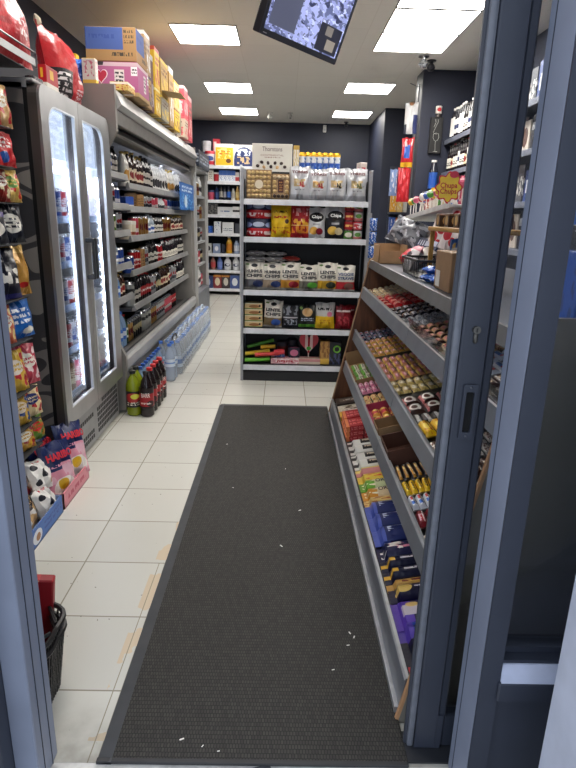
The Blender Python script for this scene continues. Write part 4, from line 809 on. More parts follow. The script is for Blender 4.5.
# ================================================================== shopping baskets by the left jamb
bk = P((26, 26, 28), .45)
def basket(z0, label, parts_open=True):
    t = thing('shopping_basket', label, 'basket', (-.808, 1.375, z0))
    def ring(z, wx, wy, r=.006): return tube([(wx*math.cos(a)*(1+.18*abs(math.sin(2*a))**2), wy*math.sin(a)*(1+.18*abs(math.sin(2*a))**2), z) for a in [2*PI*k/40 for k in range(41)]], r, 6)
    obj('rim', mesh('rim', [(ring(.21, .178, .118, .008), bk), (ring(.185, .17, .112, .004), bk)]), t)
    bars = []
    for k in range(56):
        a = 2*PI*k/56; f = 1+.18*abs(math.sin(2*a))**2
        bars.append((tube([(.15*math.cos(a)*f, .095*math.sin(a)*f, .0), (.176*math.cos(a)*f, .116*math.sin(a)*f, .205)], .0032, 4), bk))
    bars += [(ring(z, .15+.026*z/.2, .095+.021*z/.2, .003), bk) for z in (.03, .07, .11, .15)]
    obj('slatted_side', mesh('slatted_side', bars), t)
    n = 40; pts = [(.15*math.cos(2*PI*k/n)*(1+.18*abs(math.sin(4*PI*k/n))**2), .095*math.sin(2*PI*k/n)*(1+.18*abs(math.sin(4*PI*k/n))**2)) for k in range(n)]
    obj('base', mesh('base', [(prism(pts, 0, .006, 'Z'), bk)]), t)
    hm = P((34, 34, 36), .4)
    for s in (-1, 1):
        obj('handle', mesh('handle', [(tube([(-.17, s*.02, .212), (-.12, s*.095, .218), (0, s*.115, .222), (.12, s*.095, .218), (.17, s*.02, .212)], .006, 6), hm)]), t)
    return t
basket(.001, 'bottom black plastic shopping basket of the nested pair by the left door jamb')
basket(.035, 'upper black shopping basket nested in the other by the left door jamb')
o = spawn(boxp(ART((176, 40, 50), (('r', 0, 1, .0, .08, (196, 170, 130)), ('r', .8, 1, 0, 1, (150, 30, 40))), .5), .20, .035, .30, 'red_board', 'board', bev=.004), 'red board standing up in the shopping basket by the left jamb', (-.80, 1.47, .06), rot=(.05, .12, .15))
o = obj('red_strap', mesh('red_strap', [(tube([(-.76, 1.44, .20), (-.73, 1.42, .19), (-.715, 1.38, .16), (-.72, 1.35, .12)], .009, 6), P((186, 44, 54), .5))])); tag(o, 'red strap lying in the black shopping basket', 'strap')

# ================================================================== bottles on the floor along the chiller
PET = GLASS((222, 232, 244), .16, .06)
gl = bottle((128, 140, 26), (30, 32, 28), ART((42, 34, 34), (('e', .5, .6, .18, .3, (190, 60, 60)), ('e', .55, .68, .1, .16, (226, 226, 90)), ('l', .35, .65, .1, .35, (236, 232, 220), 2, 5)), .35), .33, .052, (.2, .56), .34, True, 'soda_bottle')
spawn(gl, 'green soda bottle with dark label, nearest on the floor by the fridge', (-1.055, 3.905, 0), rz=.15)
spawn(gl, 'second green soda bottle, standing behind the nearest one', (-1.06, 4.02, 0), rz=.3)
cl = bottle((30, 20, 22), (196, 40, 46), ART((34, 22, 26), (('r', 0, 1, .1, .72, (176, 34, 46)), ('e', .62, .24, .1, .14, (60, 20, 28)), ('l', .36, .62, .18, .32, (236, 226, 220), 1, 5)), .35), .33, .05, (.2, .66), .34, True, 'soda_bottle', text=('BARR', (240, 236, 230), .165, .062, .032))
clb = bottle((30, 20, 22), (30, 28, 30), ART((34, 22, 26), (('r', 0, 1, .1, .72, (176, 34, 46)), ('e', .62, .24, .1, .14, (60, 20, 28)), ('l', .36, .62, .18, .32, (236, 226, 220), 1, 5)), .35), .33, .05, (.2, .66), .34, True, 'soda_bottle', text=('BARR', (240, 236, 230), .165, .062, .032))
spawn(clb, 'dark cola bottle with red label and black cap, front of the floor row', (-.955, 3.885, 0), rz=.05)
for i, y in enumerate((3.995, 4.10, 4.205, 4.31)):
    spawn(cl, f'dark cola bottle with red cap, {ORD[i]} behind the black capped one', (-.955+.004*(i % 2), y, 0), rz=.2*i)
cp = bottle((34, 22, 24), (190, 40, 50), ART((40, 26, 30), (('r', 0, 1, .1, .6, (226, 120, 140)), ('l', .3, .7, .2, .5, (250, 236, 236), 2, 5)), .35), .30, .036, (.12, .42), .36, True, 'soda_bottle')
spawn(cp, 'slim cola bottle with pink label at the aisle edge of the row', (-.965, 4.415, 0), rz=.2)
bl = bottle(MILKY((150, 180, 214), .6), (46, 92, 178), ART((196, 60, 80), (('r', 0, 1, .4, .7, (230, 232, 240)),), .35), .30, .04, (.35, .6), .36, True, 'water_bottle')
for i in range(8):
    spawn(bl, f'blue capped water bottle by the chiller base, {ORD[i]} behind the green ones', (-1.055, 4.13+i*.092, 0), rz=.2*i)
wb = bottle(MILKY((200, 214, 234), .4), (60, 110, 200), ART((214, 226, 240), (('r', 0, 1, .4, .6, (120, 160, 214)),), .3), .33, .045, (.4, .6), .34, True, 'water_bottle')
for i, (x, y) in enumerate(((-.965, 4.80), (-1.06, 4.90), (-.965, 4.905))):
    spawn(wb, ['clear large water bottle with blue cap, alone at the aisle edge', 'clear large water bottle between the small ones and the packs', 'clear large water bottle touching the nearest water pack'][i], (x, y, 0))
FILM = MILKY((232, 236, 242), .2)
def water_pack(x, y, label, dark=False):
    t = thing('water_pack', label, 'bottle pack', (x, y, 0))
    bm = bottle(MILKY((210, 220, 232), .34), (120, 150, 206), ART((190, 206, 226), (('r', 0, 1, .3, .7, (90, 130, 190)),), .3), .31, .044)
    for i in range(2):
        for j in range(3):
            obj('bottle', bm.parts[0][1], t, None, (-.046+.092*i, -.094+.094*j, .002))
    g = xf(bag(.30, .335, .17, 41, 14, 10, 2.0), (0, 0, .0), (0, 0, PI/2), (1, 1, 1))
    obj('shrink_film', mesh('shrink_film', [(xf(prism(rrect(-.094, .094, -.146, .146, .035), .001, .29, 'Z'), sc=(1, 1, 1)), FILM), (xf(lathe([(.10, 0), (.06, .04), (.03, .05)], 18, False), (0, 0, .285), (0, 0, 0), (.9, 1.4, 1)), FILM)], True), t, 'clear shrink wrap')
    obj('carry_strap', mesh('carry_strap', [(tube([(0, -.14, .27), (0, -.08, .335), (0, .0, .345), (0, .08, .335), (0, .14, .27)], .008, 6), P((30, 30, 34) if dark else (190, 204, 224), .5))]), t, 'carry handle')
for i in range(7):
    water_pack(-.985+.004*(i % 2), 5.13+i*.305, f'shrink wrapped water bottle pack, {["nearest, black handle", "second", "third", "fourth", "fifth", "sixth", "farthest"][i]} in the row along the chiller', i == 0)

# ================================================================== shelves at the back wall
sh = thing('back_shelving', 'tall white shelving bay against the back wall', 'shelving', (0, 0, 0))
wsh = P((196, 198, 204), .45, .2)
for x in (-1.47, -.765, -.40): obj('post', mesh('post', [(bxx(x-.02, x+.02, 10.48, 10.54, 0, 2.25), wsh)]), sh)
obj('back_panel', mesh('back_panel', [(bxx(-1.48, -.40, 10.98, 11.0, .1, 2.2), P((44, 48, 60), .6))]), sh)
BZ = [2.23, 1.975, 1.665, 1.42, 1.10, .745, .45, .12]
for z in BZ:
    s_ = obj('shelf', mesh('shelf', [(bxx(-1.47, -.42, 10.52, 10.98, z-.03, z-.005), P((120, 122, 128), .5))]), sh)
    obj('price_rail', mesh('price_rail', [(bxx(-1.45, -.785, 10.495, 10.515, z-.055, z-.003, .003), P((214, 216, 222), .4)), (bxx(-.745, -.42, 10.495, 10.515, z-.055, z-.003, .003), P((214, 216, 222), .4))]), s_)
bt = lambda body, cap, lab, h, r: bottle(body, cap, lab, h, r, (.2, .6))
BK = {
 1: [('grey tin', can(ART((70, 72, 80)), .13, .05)), ('tall cream carton', boxp(ART((226, 222, 214), (('l', .2, .8, .2, .8, (150, 130, 110), 4, 4),)), .10, .08, .22)), ('red tub', tubp(ART((190, 50, 60)), P((220, 214, 210), .4), .05, .15)),
     *[(f'blue and white packet, {ORD[i]} from red tub', boxp(ART((232, 236, 242), (('r', 0, 1, .55, 1, (66, 112, 190)), ('n', .1, .9, .1, .5, (66, 112, 190), 5, .55))), .075, .07, .19)) for i in range(4)], ('small white and red packet', boxp(ART((230, 226, 224), (('r', 0, 1, .1, .5, (200, 70, 80)),)), .07, .06, .16))],
 2: [('dark jar with red label', can(ART((40, 34, 40), (('r', 0, 1, .2, .5, (180, 60, 70)),)), .2, .045)), ('pink tub', tubp(ART((206, 96, 120)), P((60, 70, 110), .4), .055, .16)), ('dark blue bottle', bt((40, 56, 100), (30, 34, 50), ART((60, 80, 130)), .22, .04)), ('black spray bottle', bt((30, 32, 40), (40, 44, 60), ART((190, 186, 180)), .25, .032)), ('slim black bottle', bt((34, 36, 44), (60, 62, 70), ART((160, 160, 170)), .24, .03)), ('blue capped black bottle', bt((36, 40, 56), (36, 40, 60), ART((60, 110, 190)), .24, .04)), ('pale bottle', bt((206, 206, 200), (220, 220, 220), ART((190, 186, 176)), .2, .038)), ('gold bottle', bt((200, 160, 90), (220, 190, 120), ART((226, 200, 140)), .24, .036))],
 3: [('white box', boxp(ART((214, 214, 218)), .07, .08, .1)), ('grey wrapped packet', boxp(ART((120, 118, 116), (('n', 0, 1, 0, 1, (70, 70, 74), 5, .5),)), .19, .1, .2)), ('long white box', boxp(ART((220, 222, 226), (('l', .2, .8, .3, .6, (120, 140, 180), 1, 5),)), .27, .1, .13)), ('black and white folded packet', boxp(ART((226, 226, 228), (('r', 0, 1, .35, .6, (40, 42, 50)),)), .12, .1, .14))],
 4: [('bright blue packet', boxp(ART((40, 92, 180), (('n', 0, 1, 0, 1, (90, 140, 210), 5, .55),)), .15, .1, .12)), ('white box with blue print', boxp(ART((220, 224, 230), (('n', 0, 1, 0, 1, (120, 140, 180), 5, .6),)), .12, .1, .2)), ('white carton', boxp(ART((222, 224, 226), (('l', .1, .9, .2, .5, (110, 120, 140), 2, 5),)), .2, .1, .19)), ('grey packet', boxp(ART((90, 94, 104)), .07, .1, .17))],
 5: [('white square tub', boxp(ART((206, 206, 206), (('e', .6, .5, .25, .25, (60, 60, 70)),)), .13, .1, .17)), ('blue and white square tub', boxp(ART((150, 164, 196), (('e', .5, .5, .25, .25, (230, 230, 236)),)), .13, .1, .17)), ('dark gap packet', boxp(ART((50, 56, 76)), .05, .1, .16)), ('yellow cleaning bottle', bt((216, 166, 54), (226, 226, 226), ART((200, 130, 50)), .31, .055)), ('pale blue bottle', bt((150, 166, 196), (60, 70, 110), ART((214, 220, 230)), .24, .05))],
 6: [('blue bottle', bt((70, 100, 160), (210, 214, 220), ART((130, 160, 200)), .2, .04)), ('maroon and cream bottle', bt((170, 120, 110), (120, 50, 50), ART((200, 90, 90)), .24, .045)), ('periwinkle bottle', bt((110, 130, 190), (80, 100, 170), ART((130, 150, 210)), .25, .05)), ('white detergent bottle with dark swirl', bt((226, 228, 232), (240, 240, 244), ART((230, 232, 236), (('e', .5, .5, .14, .3, (50, 60, 100)), ('e', .53, .55, .08, .18, (220, 224, 230)))), .24, .066)), ('second white detergent bottle at the post', bt((226, 228, 232), (240, 240, 244), ART((230, 232, 236), (('e', .5, .5, .14, .3, (50, 60, 100)), ('e', .53, .55, .08, .18, (220, 224, 230)))), .24, .06))],
 7: [('navy wipe packet', boxp(ART((70, 84, 130), (('e', .5, .5, .2, .3, (190, 200, 220)),)), .16, .15, .22)), ('maroon box with pale emblem', boxp(ART((150, 70, 76), (('e', .5, .5, .3, .3, (226, 214, 190)), ('r', 0, 1, .85, 1, (200, 140, 70)))), .15, .15, .24)), ('dark box with pale emblem', boxp(ART((80, 70, 74), (('e', .5, .5, .3, .3, (214, 210, 200)), ('r', 0, 1, .85, 1, (200, 140, 70)))), .14, .15, .24)), ('blue box with white emblem', boxp(ART((84, 104, 160), (('e', .5, .5, .3, .3, (226, 230, 236)),)), .17, .15, .24))],
}
bw = ['top', 'second', 'third', 'fourth', 'fifth', 'sixth', 'seventh', 'bottom']
for k_, items in BK.items():
    tot = sum(p.size[0] for _, p in items); span = .655; g_ = max(.002, (span-tot)/len(items)); x = -1.445
    sx_ = min(1, (span-.004*len(items))/tot)
    for ds, p in items:
        w_ = p.size[0]*sx_
        lim = BZ[k_-1]-.06-BZ[k_]-.004
        s_ = (sx_, 1, min(1.0, lim/p.size[2]))
        spawn(p, f'{ds}, {bw[k_]} shelf of the back wall bay', (x+g_/2+w_/2, 10.6, BZ[k_]-.004), sc=s_); x += w_+g_
# on top of the back shelving
spawn(boxp(ART((238, 234, 226), (('r', .03, .97, .04, .84, (230, 186, 44)), ('n', .12, .85, .32, .8, (246, 226, 150), 6, .53), ('l', .2, .8, .5, .72, (206, 120, 40), 2, 4), ('e', .72, .24, .14, .1, (110, 70, 40)))), .32, .12, .36, 'biscuit_box', 'box'), 'yellow and white biscuit box on top of the back shelving', (-1.06, 10.62, BZ[0]-.004))
spawn(boxp(ART((238, 236, 232), (('e', .5, .4, .49, .5, (40, 58, 112)), ('r', .0, 1, 0, .36, (40, 58, 112)), ('n', .12, .88, .50, .82, (214, 222, 236), 6, .5), ('n', .15, .8, .12, .46, (206, 180, 140), 5, .5))), .34, .12, .35, 'biscuit_box', 'box'), 'navy and white biscuit box beside the yellow one', (-.72, 10.62, BZ[0]-.004))
tin = tubp(ART((214, 210, 212), (('r', 0, 1, .1, .4, (196, 56, 70)), ('e', .5, .62, .15, .2, (70, 90, 150)))), P((196, 56, 70), .4), .085, .24)
spawn(tin, 'red and white tub on the back shelving, left of the yellow box', (-1.315, 10.62, BZ[0]-.004))
spawn(tubp(ART((206, 206, 210), (('r', 0, 1, .2, .7, (90, 100, 140)),)), P((190, 190, 196), .4), .08, .42), 'tall grey and blue tub behind the red and white tub', (-1.40, 10.80, BZ[0]-.004))
spawn(boxp(ART((200, 60, 76), (('r', .1, .5, .1, .9, (230, 214, 214)),)), .12, .1, .46, 'food_carton', 'box'), 'tall red and white carton at the left end of the back shelving', (-1.22, 10.82, BZ[0]-.004))

# ================================================================== gondola facing the door
GY = 4.85
gd = thing('gondola_shelving', 'black and white shelf unit facing the entrance at the mat end', 'shelving', (0, 0, 0))
blk = P((24, 25, 30), .5); wl = P((205, 208, 214), .45, .1); gl_m = P((160, 162, 168), .4, .4)
for x in (-.345, .695):
    obj('post', mesh('post', [(bxx(x-.012, x+.012, GY, GY+.06, 0, 1.775, .002), gl_m), (bxx(x-.012, x+.012, 5.15, 5.21, 0, 1.775), gl_m)]), gd)
obj('back_panel', mesh('back_panel', [(bxx(-.34, .69, 5.165, 5.185, .05, 1.77), blk)]), gd)
obj('base_plinth', mesh('base_plinth', [(bxx(-.335, .685, GY+.01, 5.5, 0, .086, .003), blk)]), gd)
SZ = [1.54, 1.242, .805, .475, .15]
for z in SZ:
    s_ = obj('shelf', mesh('shelf', [(bxx(-.335, .685, GY+.005, 5.165, z-.035, z-.008), P((40, 42, 48), .5))]), gd)
    obj('price_rail', mesh('price_rail', [(prism([(GY-.010, z-.048), (GY-.004, z-.005), (GY+.006, z-.003), (GY+.006, z-.048)], -.332, .682, 'X'), wl)]), s_)
for x in (-.345, .695): obj('side_panel', mesh('side_panel', [(bxx(x-.006, x+.006, GY+.05, 5.5, 0, 1.70), blk)]), gd)
obj('top_board', mesh('top_board', [(bxx(-.345, .695, 5.18, 5.5, 1.745, 1.765, .002), gl_m)]), gd)
FY = GY+.055   # front line of the goods
X = lambda px: -.345+(px-242)/128*1.035
# row A: boxed pralines and silver crisp bags
def praline(w, h, n_col, n_row, dark_row, label, x, emb):
    t = thing('praline_box', label, 'chocolates', (x, FY+.02, SZ[0]))
    obj('carton', mesh('carton', [(box(w, .045, h, bev=.003), ART((156, 130, 96), (('r', .03, .97, .03, .97, (178, 150, 112)),), .4))]), t)
    gold = P((206, 178, 124), .35, .45); dk = P((60, 44, 36), .35); cr = P((214, 194, 160), .35, .3)
    k = 0
    for j in range(n_row):
        for i in range(n_col):
            u, v = (i+.5)/n_col, (j+.5)/n_row
            if emb == 'round' and ((u-.5)*w)**2+((v-.5)*h)**2 < (.045)**2: continue
            if emb == 'bar' and .32 < u < .68 and 1 <= j < n_row-1: continue
            m_ = gold if emb == 'round' else (dk if j < dark_row else (cr if j == n_row-1 else gold))
            obj('praline', mesh('praline', [(xf(lathe([(.0001, -.012), (.012, -.009), (.0155, 0), (.013, .009), (.0001, .013)], 10, False), (u*w*.94-w*.47, -.024, v*h*.94+h*.03), (PI/2, 0, 0)), m_)], True), t)
    if emb == 'round': obj('emblem', mesh('emblem', [(xf(lathe([(.0001, 0), (.034, 0), (.034, .004), (.0001, .004)], 20), (0, -.0225, h*.5), (PI/2, 0, 0)), ART((226, 214, 190), (('e', .5, .5, .3, .3, (200, 170, 110)),)))]), t, 'round cream seal')
    else: obj('emblem', mesh('emblem', [(box(.045, .004, h*.5, 0, -.0245, h*.27), ART((82, 40, 36), (('l', .2, .8, .1, .9, (190, 140, 80), 4, 3),)))]), t, 'dark maroon band')
praline(.205, .225, 6, 6, 0, 'gold praline box with round seal at the left of the top shelf', X(258.5), 'round')
praline(.14, .195, 4, 5, 1, 'smaller praline box with dark band, beside the gold one', X(280.5), 'bar')
def torres(c1, c2, seed, w=.165):
    return bagp(ART((214, 216, 220), (('r', 0, 1, 0, .17, (190, 192, 198)), ('n', .2, .78, .4, .62, (206, 184, 140), 5, .44), ('n', .5, .84, .38, .54, c1, 7, .48), ('n', .22, .5, .46, .6, c2, 8, .5), ('l', .25, .75, .28, .34, (150, 150, 156), 1, 6)), .28, .25, .35), w, .265, .085, seed, [('TORRES', (92, 22, 30), .5, .82, .74, .085)], 'crisp_bag', 'crisps')
for x, c1, c2, lb, s, dz in ((299.5, (190, 80, 90), (222, 206, 170), 'silver crisp bag next to the pralines, with pink meat picture', 1, 1.0), (318.5, (176, 60, 70), (190, 150, 90), 'silver crisp bag, second from the pralines, with red picture', 2, .93), (337, (60, 64, 60), (222, 196, 150), 'silver crisp bag, third from the pralines, with dark picture', 3, .97), (357.5, (120, 130, 90), (190, 170, 130), 'silver crisp bag at the right end of the top shelf', 4, .98)):
    spawn(torres(c1, c2, s, .172), lb, (X(x), FY+.03, SZ[0]-.004), rot=(-.05, 0, 0), sc=(1, 1, dz))
# row B
nv = ART((38, 48, 84), (('e', .3, .35, .11, .3, (150, 170, 210)), ('e', .7, .35, .11, .3, (150, 170, 210)), ('e', .5, .4, .08, .26, (190, 200, 220))), .4)
tub = Proto('sweet_tub', 'tub', [('tub_body', mesh('tub_body', [(xf(lathe([(.09, 0), (.1, .01), (.104, .085)], 20), sc=(1, .8, 1)), nv)], True), None),
    ('lid', mesh('lid', [(xf(lathe([(.106, 0), (.11, .012), (.11, .055), (.1, .066), (.0001, .066)], 20), (0, 0, .085), (0, 0, 0), (1, .8, 1)), ART((186, 34, 46), (('l', .3, .7, .1, .8, (240, 226, 226), 1, 5),), .35))], True), 'red lid')], (.22, .18, .15))
tubi = Proto('sweet_tub', 'tub', [('lid', mesh('lid', [(xf(lathe([(.1, 0), (.11, .01), (.11, .058), (.106, .068)], 20), sc=(1, .8, 1)), ART((186, 34, 46), (('l', .3, .7, .1, .8, (240, 226, 226), 1, 5),), .35))], True), 'red band'), ('tub_body', mesh('tub_body', [(xf(lathe([(.104, 0), (.1, .07), (.092, .078), (.0001, .078)], 20), (0, 0, .068), (0, 0, 0), (1, .8, 1)), nv)], True), None)], (.22, .18, .15))
spawn(tubi, 'lower red and navy sweet tub on the second shelf', (X(258.5), FY+.09, SZ[1]-.004)); spawn(tubi, 'upper red and navy sweet tub stacked on the other', (X(258.5), FY+.09, SZ[1]+.143))
yb = bagp(ART((226, 190, 40), (('l', .15, .85, .72, .82, (80, 50, 40), 1, 6), ('l', .15, .85, .55, .66, (190, 60, 40), 1, 5), ('l', .1, .9, .25, .32, (190, 130, 40), 1, 7), ('e', .8, .48, .1, .07, (80, 40, 30)), ('n', .05, .95, .1, .22, (206, 110, 40), 5, .52)), .3, .0, .35), .172, .265, .08, 11, (), 'crisp_bag', 'crisps')
spawn(yb, 'yellow snack bag beside the red and navy tubs', (X(281.5), FY+.03, SZ[1]-.004), rot=(-.05, 0, .02))
rb = bagp(ART((168, 34, 44), (('n', .1, .9, .58, .78, (226, 170, 170), 4, .52), ('n', .05, .95, .32, .5, (232, 180, 70), 5, .46), ('n', .05, .95, .12, .32, (226, 150, 60), 6, .46), ('r', 0, 1, .32, .34, (236, 214, 150))), .3, 0, .4), .165, .30, .08, 12, (), 'crisp_bag', 'crisps')
spawn(rb, 'red and orange snack bag, tallest on the second shelf', (X(301.5), FY+.03, SZ[1]-.004), rot=(-.05, 0, 0))
def chips(base, top, pic, pic2, seed, w=.155, h=.245):
    return bagp(ART(base, (('r', 0, 1, .62, 1, top), ('e', .5, .68, .4, .16, (34, 34, 38)), ('r', .3, .7, .42, .48, (170, 172, 178)), ('e', .36, .24, .24, .13, pic), ('e', .68, .22, .2, .11, pic2)), .32, 0, .3), w, h, .075, seed, [('Chips', (240, 240, 238), .5, .68, .52, .13)], 'crisp_bag', 'crisps')
spawn(chips((214, 216, 218), (220, 220, 220), (226, 180, 90), (150, 40, 60), 13), 'white crisp bag with black oval next to the red snack bag', (X(318), FY+.03, SZ[1]-.004), rot=(-.05, 0, 0))
spawn(chips((44, 46, 54), (206, 206, 206), (226, 190, 90), (222, 206, 170), 14, .172, .265), 'black and white crisp bag next to the stacked tins', (X(337.5), FY+.03, SZ[1]-.004), rot=(-.05, 0, 0))
tn = {c: can(ART(*a), .074, .038) for c, a in {'red': ((172, 36, 46), (('l', .3, .7, .3, .7, (236, 200, 120), 1, 4),)), 'green': ((90, 140, 60), (('e', .5, .5, .15, .3, (236, 230, 220)),)), 'white': ((206, 206, 206), (('e', .5, .55, .12, .25, (100, 150, 70)), ('r', 0, 1, 0, .3, (200, 120, 120)))), 'redwhite': ((200, 60, 70), (('n', .2, .8, .2, .8, (236, 226, 226), 6, .5),))}.items()}
for col_, x, seq in ((0, 351.5, ('green', 'red', 'red', 'red')), (1, 361, ('white', 'redwhite', 'white', 'white'))):
    for j, c in enumerate(seq):
        spawn(tn[c], f'small {c.replace("redwhite", "red and white")} tin, {["lowest", "second up", "third up", "topmost"][j]} of the {["left", "right"][col_]} stack on the second shelf', (X(x), FY+.03, SZ[1]-.004+j*.0742), cat='tin')
# row C and D: lentil crisps
def lentil(l1, l2, lo, lo2, seed, col=(40, 42, 48), base=(236, 232, 222), w=.172, h=.232):
    return bagp(ART(base, (('e', .5, .86, .16, .06, (52, 54, 60)), ('e', .16, .9, .1, .03, (110, 140, 80)), ('n', 0, 1, 0, .36, lo, 3, .36), ('e', .68, .2, .26, .12, lo2), ('r', 0, 1, 0, .07, (180, 178, 172))), .32, 0, .3), w, h, .075, seed, [(l1, col, .5, .66, .78, .115), (l2, col, .5, .50, .78, .115)], 'crisp_bag', 'crisps')
rowC = [(254.5, 'HUMMUS', 'CHIPS', (120, 122, 128), (60, 74, 120), 'lentil style crisp bag at the left end of the third shelf, grey base', 1.0), (273.5, 'HUMMUS', 'CHIPS', (176, 160, 140), (62, 84, 140), 'crisp bag with blue patch, second from left on the third shelf', .97), (292.5, 'LENTIL', 'CHIPS', (214, 160, 70), (170, 40, 60), 'crisp bag with orange and red patch, third on the third shelf', 1.0), (312, 'LENTIL', 'CHIPS', (130, 128, 118), (110, 190, 80), 'crisp bag with green patch, fourth on the third shelf', .92), (332, 'LENTIL', 'CHIPS', (222, 180, 60), (60, 70, 60), 'crisp bag with yellow patch, fifth on the third shelf', 1.02), (351, 'VEGGIE', 'STRAWS', (196, 56, 66), (150, 110, 100), 'crisp bag with broad red patch beside the wooden panel', .94)]
for i, (x, a, b_, lo, lo2, lb, s) in enumerate(rowC):
    spawn(lentil(a, b_, lo, lo2, 20+i, (64, 80, 120) if a == 'VEGGIE' else (40, 42, 48)), lb, (X(x), FY+.03, SZ[2]-.004), rot=(-.04, 0, random.uniform(-.06, .06)), sc=(1, 1, s))
ly = sweetp(ART((150, 150, 154), (('r', .1, .9, .3, .7, (70, 78, 100)), ('n', 0, 1, 0, 1, (206, 206, 208), 4, .55)), .3, .3, .4), .19, .17, .045, 'crisp_bag', 'crisps', 3)
for i, (x, z, lb) in enumerate(((256, 0, 'silver crisp bag lying on the far left bags of the third shelf'), (256, .046, 'grey crisp bag lying uppermost above the far left bags'), (276, .0, 'silver and navy crisp bag lying on the second bag of the third shelf'), (277, .046, 'dark crisp bag lying uppermost over the second bag of the third shelf'))):
    spawn(ly, lb, (X(x), FY+.08, SZ[2]+.225+z), rz=random.uniform(-.1, .1))
spawn(sweetp(ART((150, 60, 56), (('r', 0, 1, .4, .6, (214, 190, 150)),), .3, .1, .4), .16, .15, .04, 'crisp_bag', 'crisps', 4), 'maroon and tan crisp bag lying over the third bag of the third shelf', (X(293), FY+.08, SZ[2]+.235))
crk = boxp(ART((222, 196, 146), (('e', .55, .4, .3, .25, (170, 120, 70)), ('r', 0, 1, .8, 1, (236, 224, 196)), ('e', .85, .5, .06, .2, (80, 60, 40)), ('r', 0, 1, 0, .12, (110, 140, 70)))), .155, .1, .052, 'cracker_box', 'crackers')
for j in range(4): spawn(crk, f'flat beige cracker box, {["lowest", "second up", "third up", "topmost"][j]} of the stack on the fourth shelf', (X(254), FY+.06, SZ[3]-.004+j*.053), rz=random.uniform(-.03, .03))
spawn(lentil('LENTIL', 'CHIPS', (150, 130, 96), (70, 110, 190), 30, w=.165, h=.235), 'crisp bag with blue patch beside the stacked cracker boxes', (X(274.5), FY+.03, SZ[3]-.004), rot=(-.05, .05, 0))
spawn(bagp(ART((60, 62, 70), (('n', .05, .95, .55, .95, (150, 154, 162), 4, .5), ('r', .05, .95, .42, .48, (200, 200, 204)), ('n', .1, .9, .12, .38, (170, 176, 190), 6, .5)), .28, .2, .4), .15, .20, .07, 41), 'dark silver snack bag in the middle of the fourth shelf', (X(294), FY+.03, SZ[3]-.004), rot=(-.05, 0, 0))
spawn(bagp(ART((44, 46, 44), (('e', .5, .68, .3, .18, (206, 170, 120)), ('l', .15, .85, .3, .45, (190, 200, 220), 2, 5), ('r', 0, 1, .04, .17, (110, 180, 70)), ('e', .15, .85, .1, .06, (120, 160, 80))), .3, 0, .4), .16, .205, .07, 42), 'black snack bag with green base strip on the fourth shelf', (X(312), FY+.03, SZ[3]-.004), rot=(-.05, 0, 0))
spawn(bagp(ART((206, 206, 204), (('l', .12, .88, .68, .84, (50, 50, 54), 1, 5), ('r', 0, 1, 0, .48, (232, 194, 46)), ('e', .75, .56, .14, .1, (220, 130, 160)), ('l', .2, .8, .18, .36, (206, 150, 40), 2, 5)), .3, 0, .4), .172, .225, .07, 43), 'yellow and white snack bag on the fourth shelf', (X(331), FY+.03, SZ[3]-.004), rot=(-.05, 0, 0))
for i in range(2): spawn(bagp(ART((140, 30, 44), (('r', .05, .95, .74, .82, (226, 206, 206)), ('n', .1, .9, .15, .55, (190, 70, 84), 6, .5)), .3, 0, .4), .14, .20, .06, 44+i), f'maroon snack bag by the wooden panel, {["front one", "behind the front one"][i]}', (X(351+5*i), FY+.03+.075*i, SZ[3]-.004), rot=(-.05, 0, 0))
# row E: sticks, boxes, novelty sweets
def stick(name, label, p0, p1, r, c, cat='toy'):
    o = obj(name, mesh(name, [(tube([p0, p1], r, 10), P(c, .35))], True)); tag(o, label, cat)
zE = SZ[4]
stick('candy_tube', 'lower bright green candy tube at the left of the bottom shelf', (X(245), FY-.01, zE+.025), (X(272), FY+.02, zE+.035), .02, (110, 190, 60))
stick('candy_tube', 'yellow candy tube lying on the lower green one', (X(245), FY+.03, zE+.075), (X(272), FY+.06, zE+.10), .018, (226, 190, 50))
stick('candy_tube', 'red candy tube lying beside the yellow ones', (X(256), FY-.012, zE+.076), (X(283), FY+.0, zE+.092), .018, (206, 60, 56))
stick('candy_tube', 'upper yellow candy tube with tilted end', (X(262), FY+.05, zE+.135), (X(278), FY+.07, zE+.14), .018, (222, 180, 50))
stick('candy_tube', 'upper bright green candy tube slanting up to the right', (X(247), FY+.09, zE+.125), (X(276), FY+.12, zE+.185), .016, (96, 170, 56))
stick('candy_tube', 'coral red tube end on the right of the sticks', (X(277), FY+.0, zE+.10), (X(288), FY+.01, zE+.108), .024, (200, 50, 60))
spawn(boxp(ART((226, 160, 170), (('n', 0, 1, 0, 1, (250, 236, 236), 6, .52), ('l', .2, .8, .2, .8, (200, 60, 80), 1, 6))), .25, .1, .05, 'sweet_box', 'sweets'), 'low pink and white sweet box along the bottom shelf front', (X(289), FY+.05, zE-.004))
spawn(boxp(ART((64, 110, 190), (('n', 0, 1, 0, 1, (200, 214, 240), 5, .55),)), .09, .08, .05, 'sweet_box', 'sweets'), 'small blue box on the pink and white sweet box', (X(283), FY+.09, zE+.047))
spawn(boxp(ART((46, 44, 66), (('e', .5, .5, .36, .36, (214, 130, 160)),)), .10, .06, .085, 'sweet_box', 'sweets'), 'dark box with pink panel on the bottom shelf', (X(299), FY+.07, zE+.047))
spawn(tubp(ART((120, 60, 50)), P((60, 50, 60), .5), .05, .17), 'dark tub behind the sticks on the bottom shelf', (X(286), FY+.16, zE-.004)); spawn(tubp(ART((60, 62, 74), (('e', .5, .5, .15, .3, (120, 130, 150)),)), P((40, 40, 50), .5), .045, .19), 'grey and black tub behind the dark panel box', (X(297), FY+.18, zE-.004))
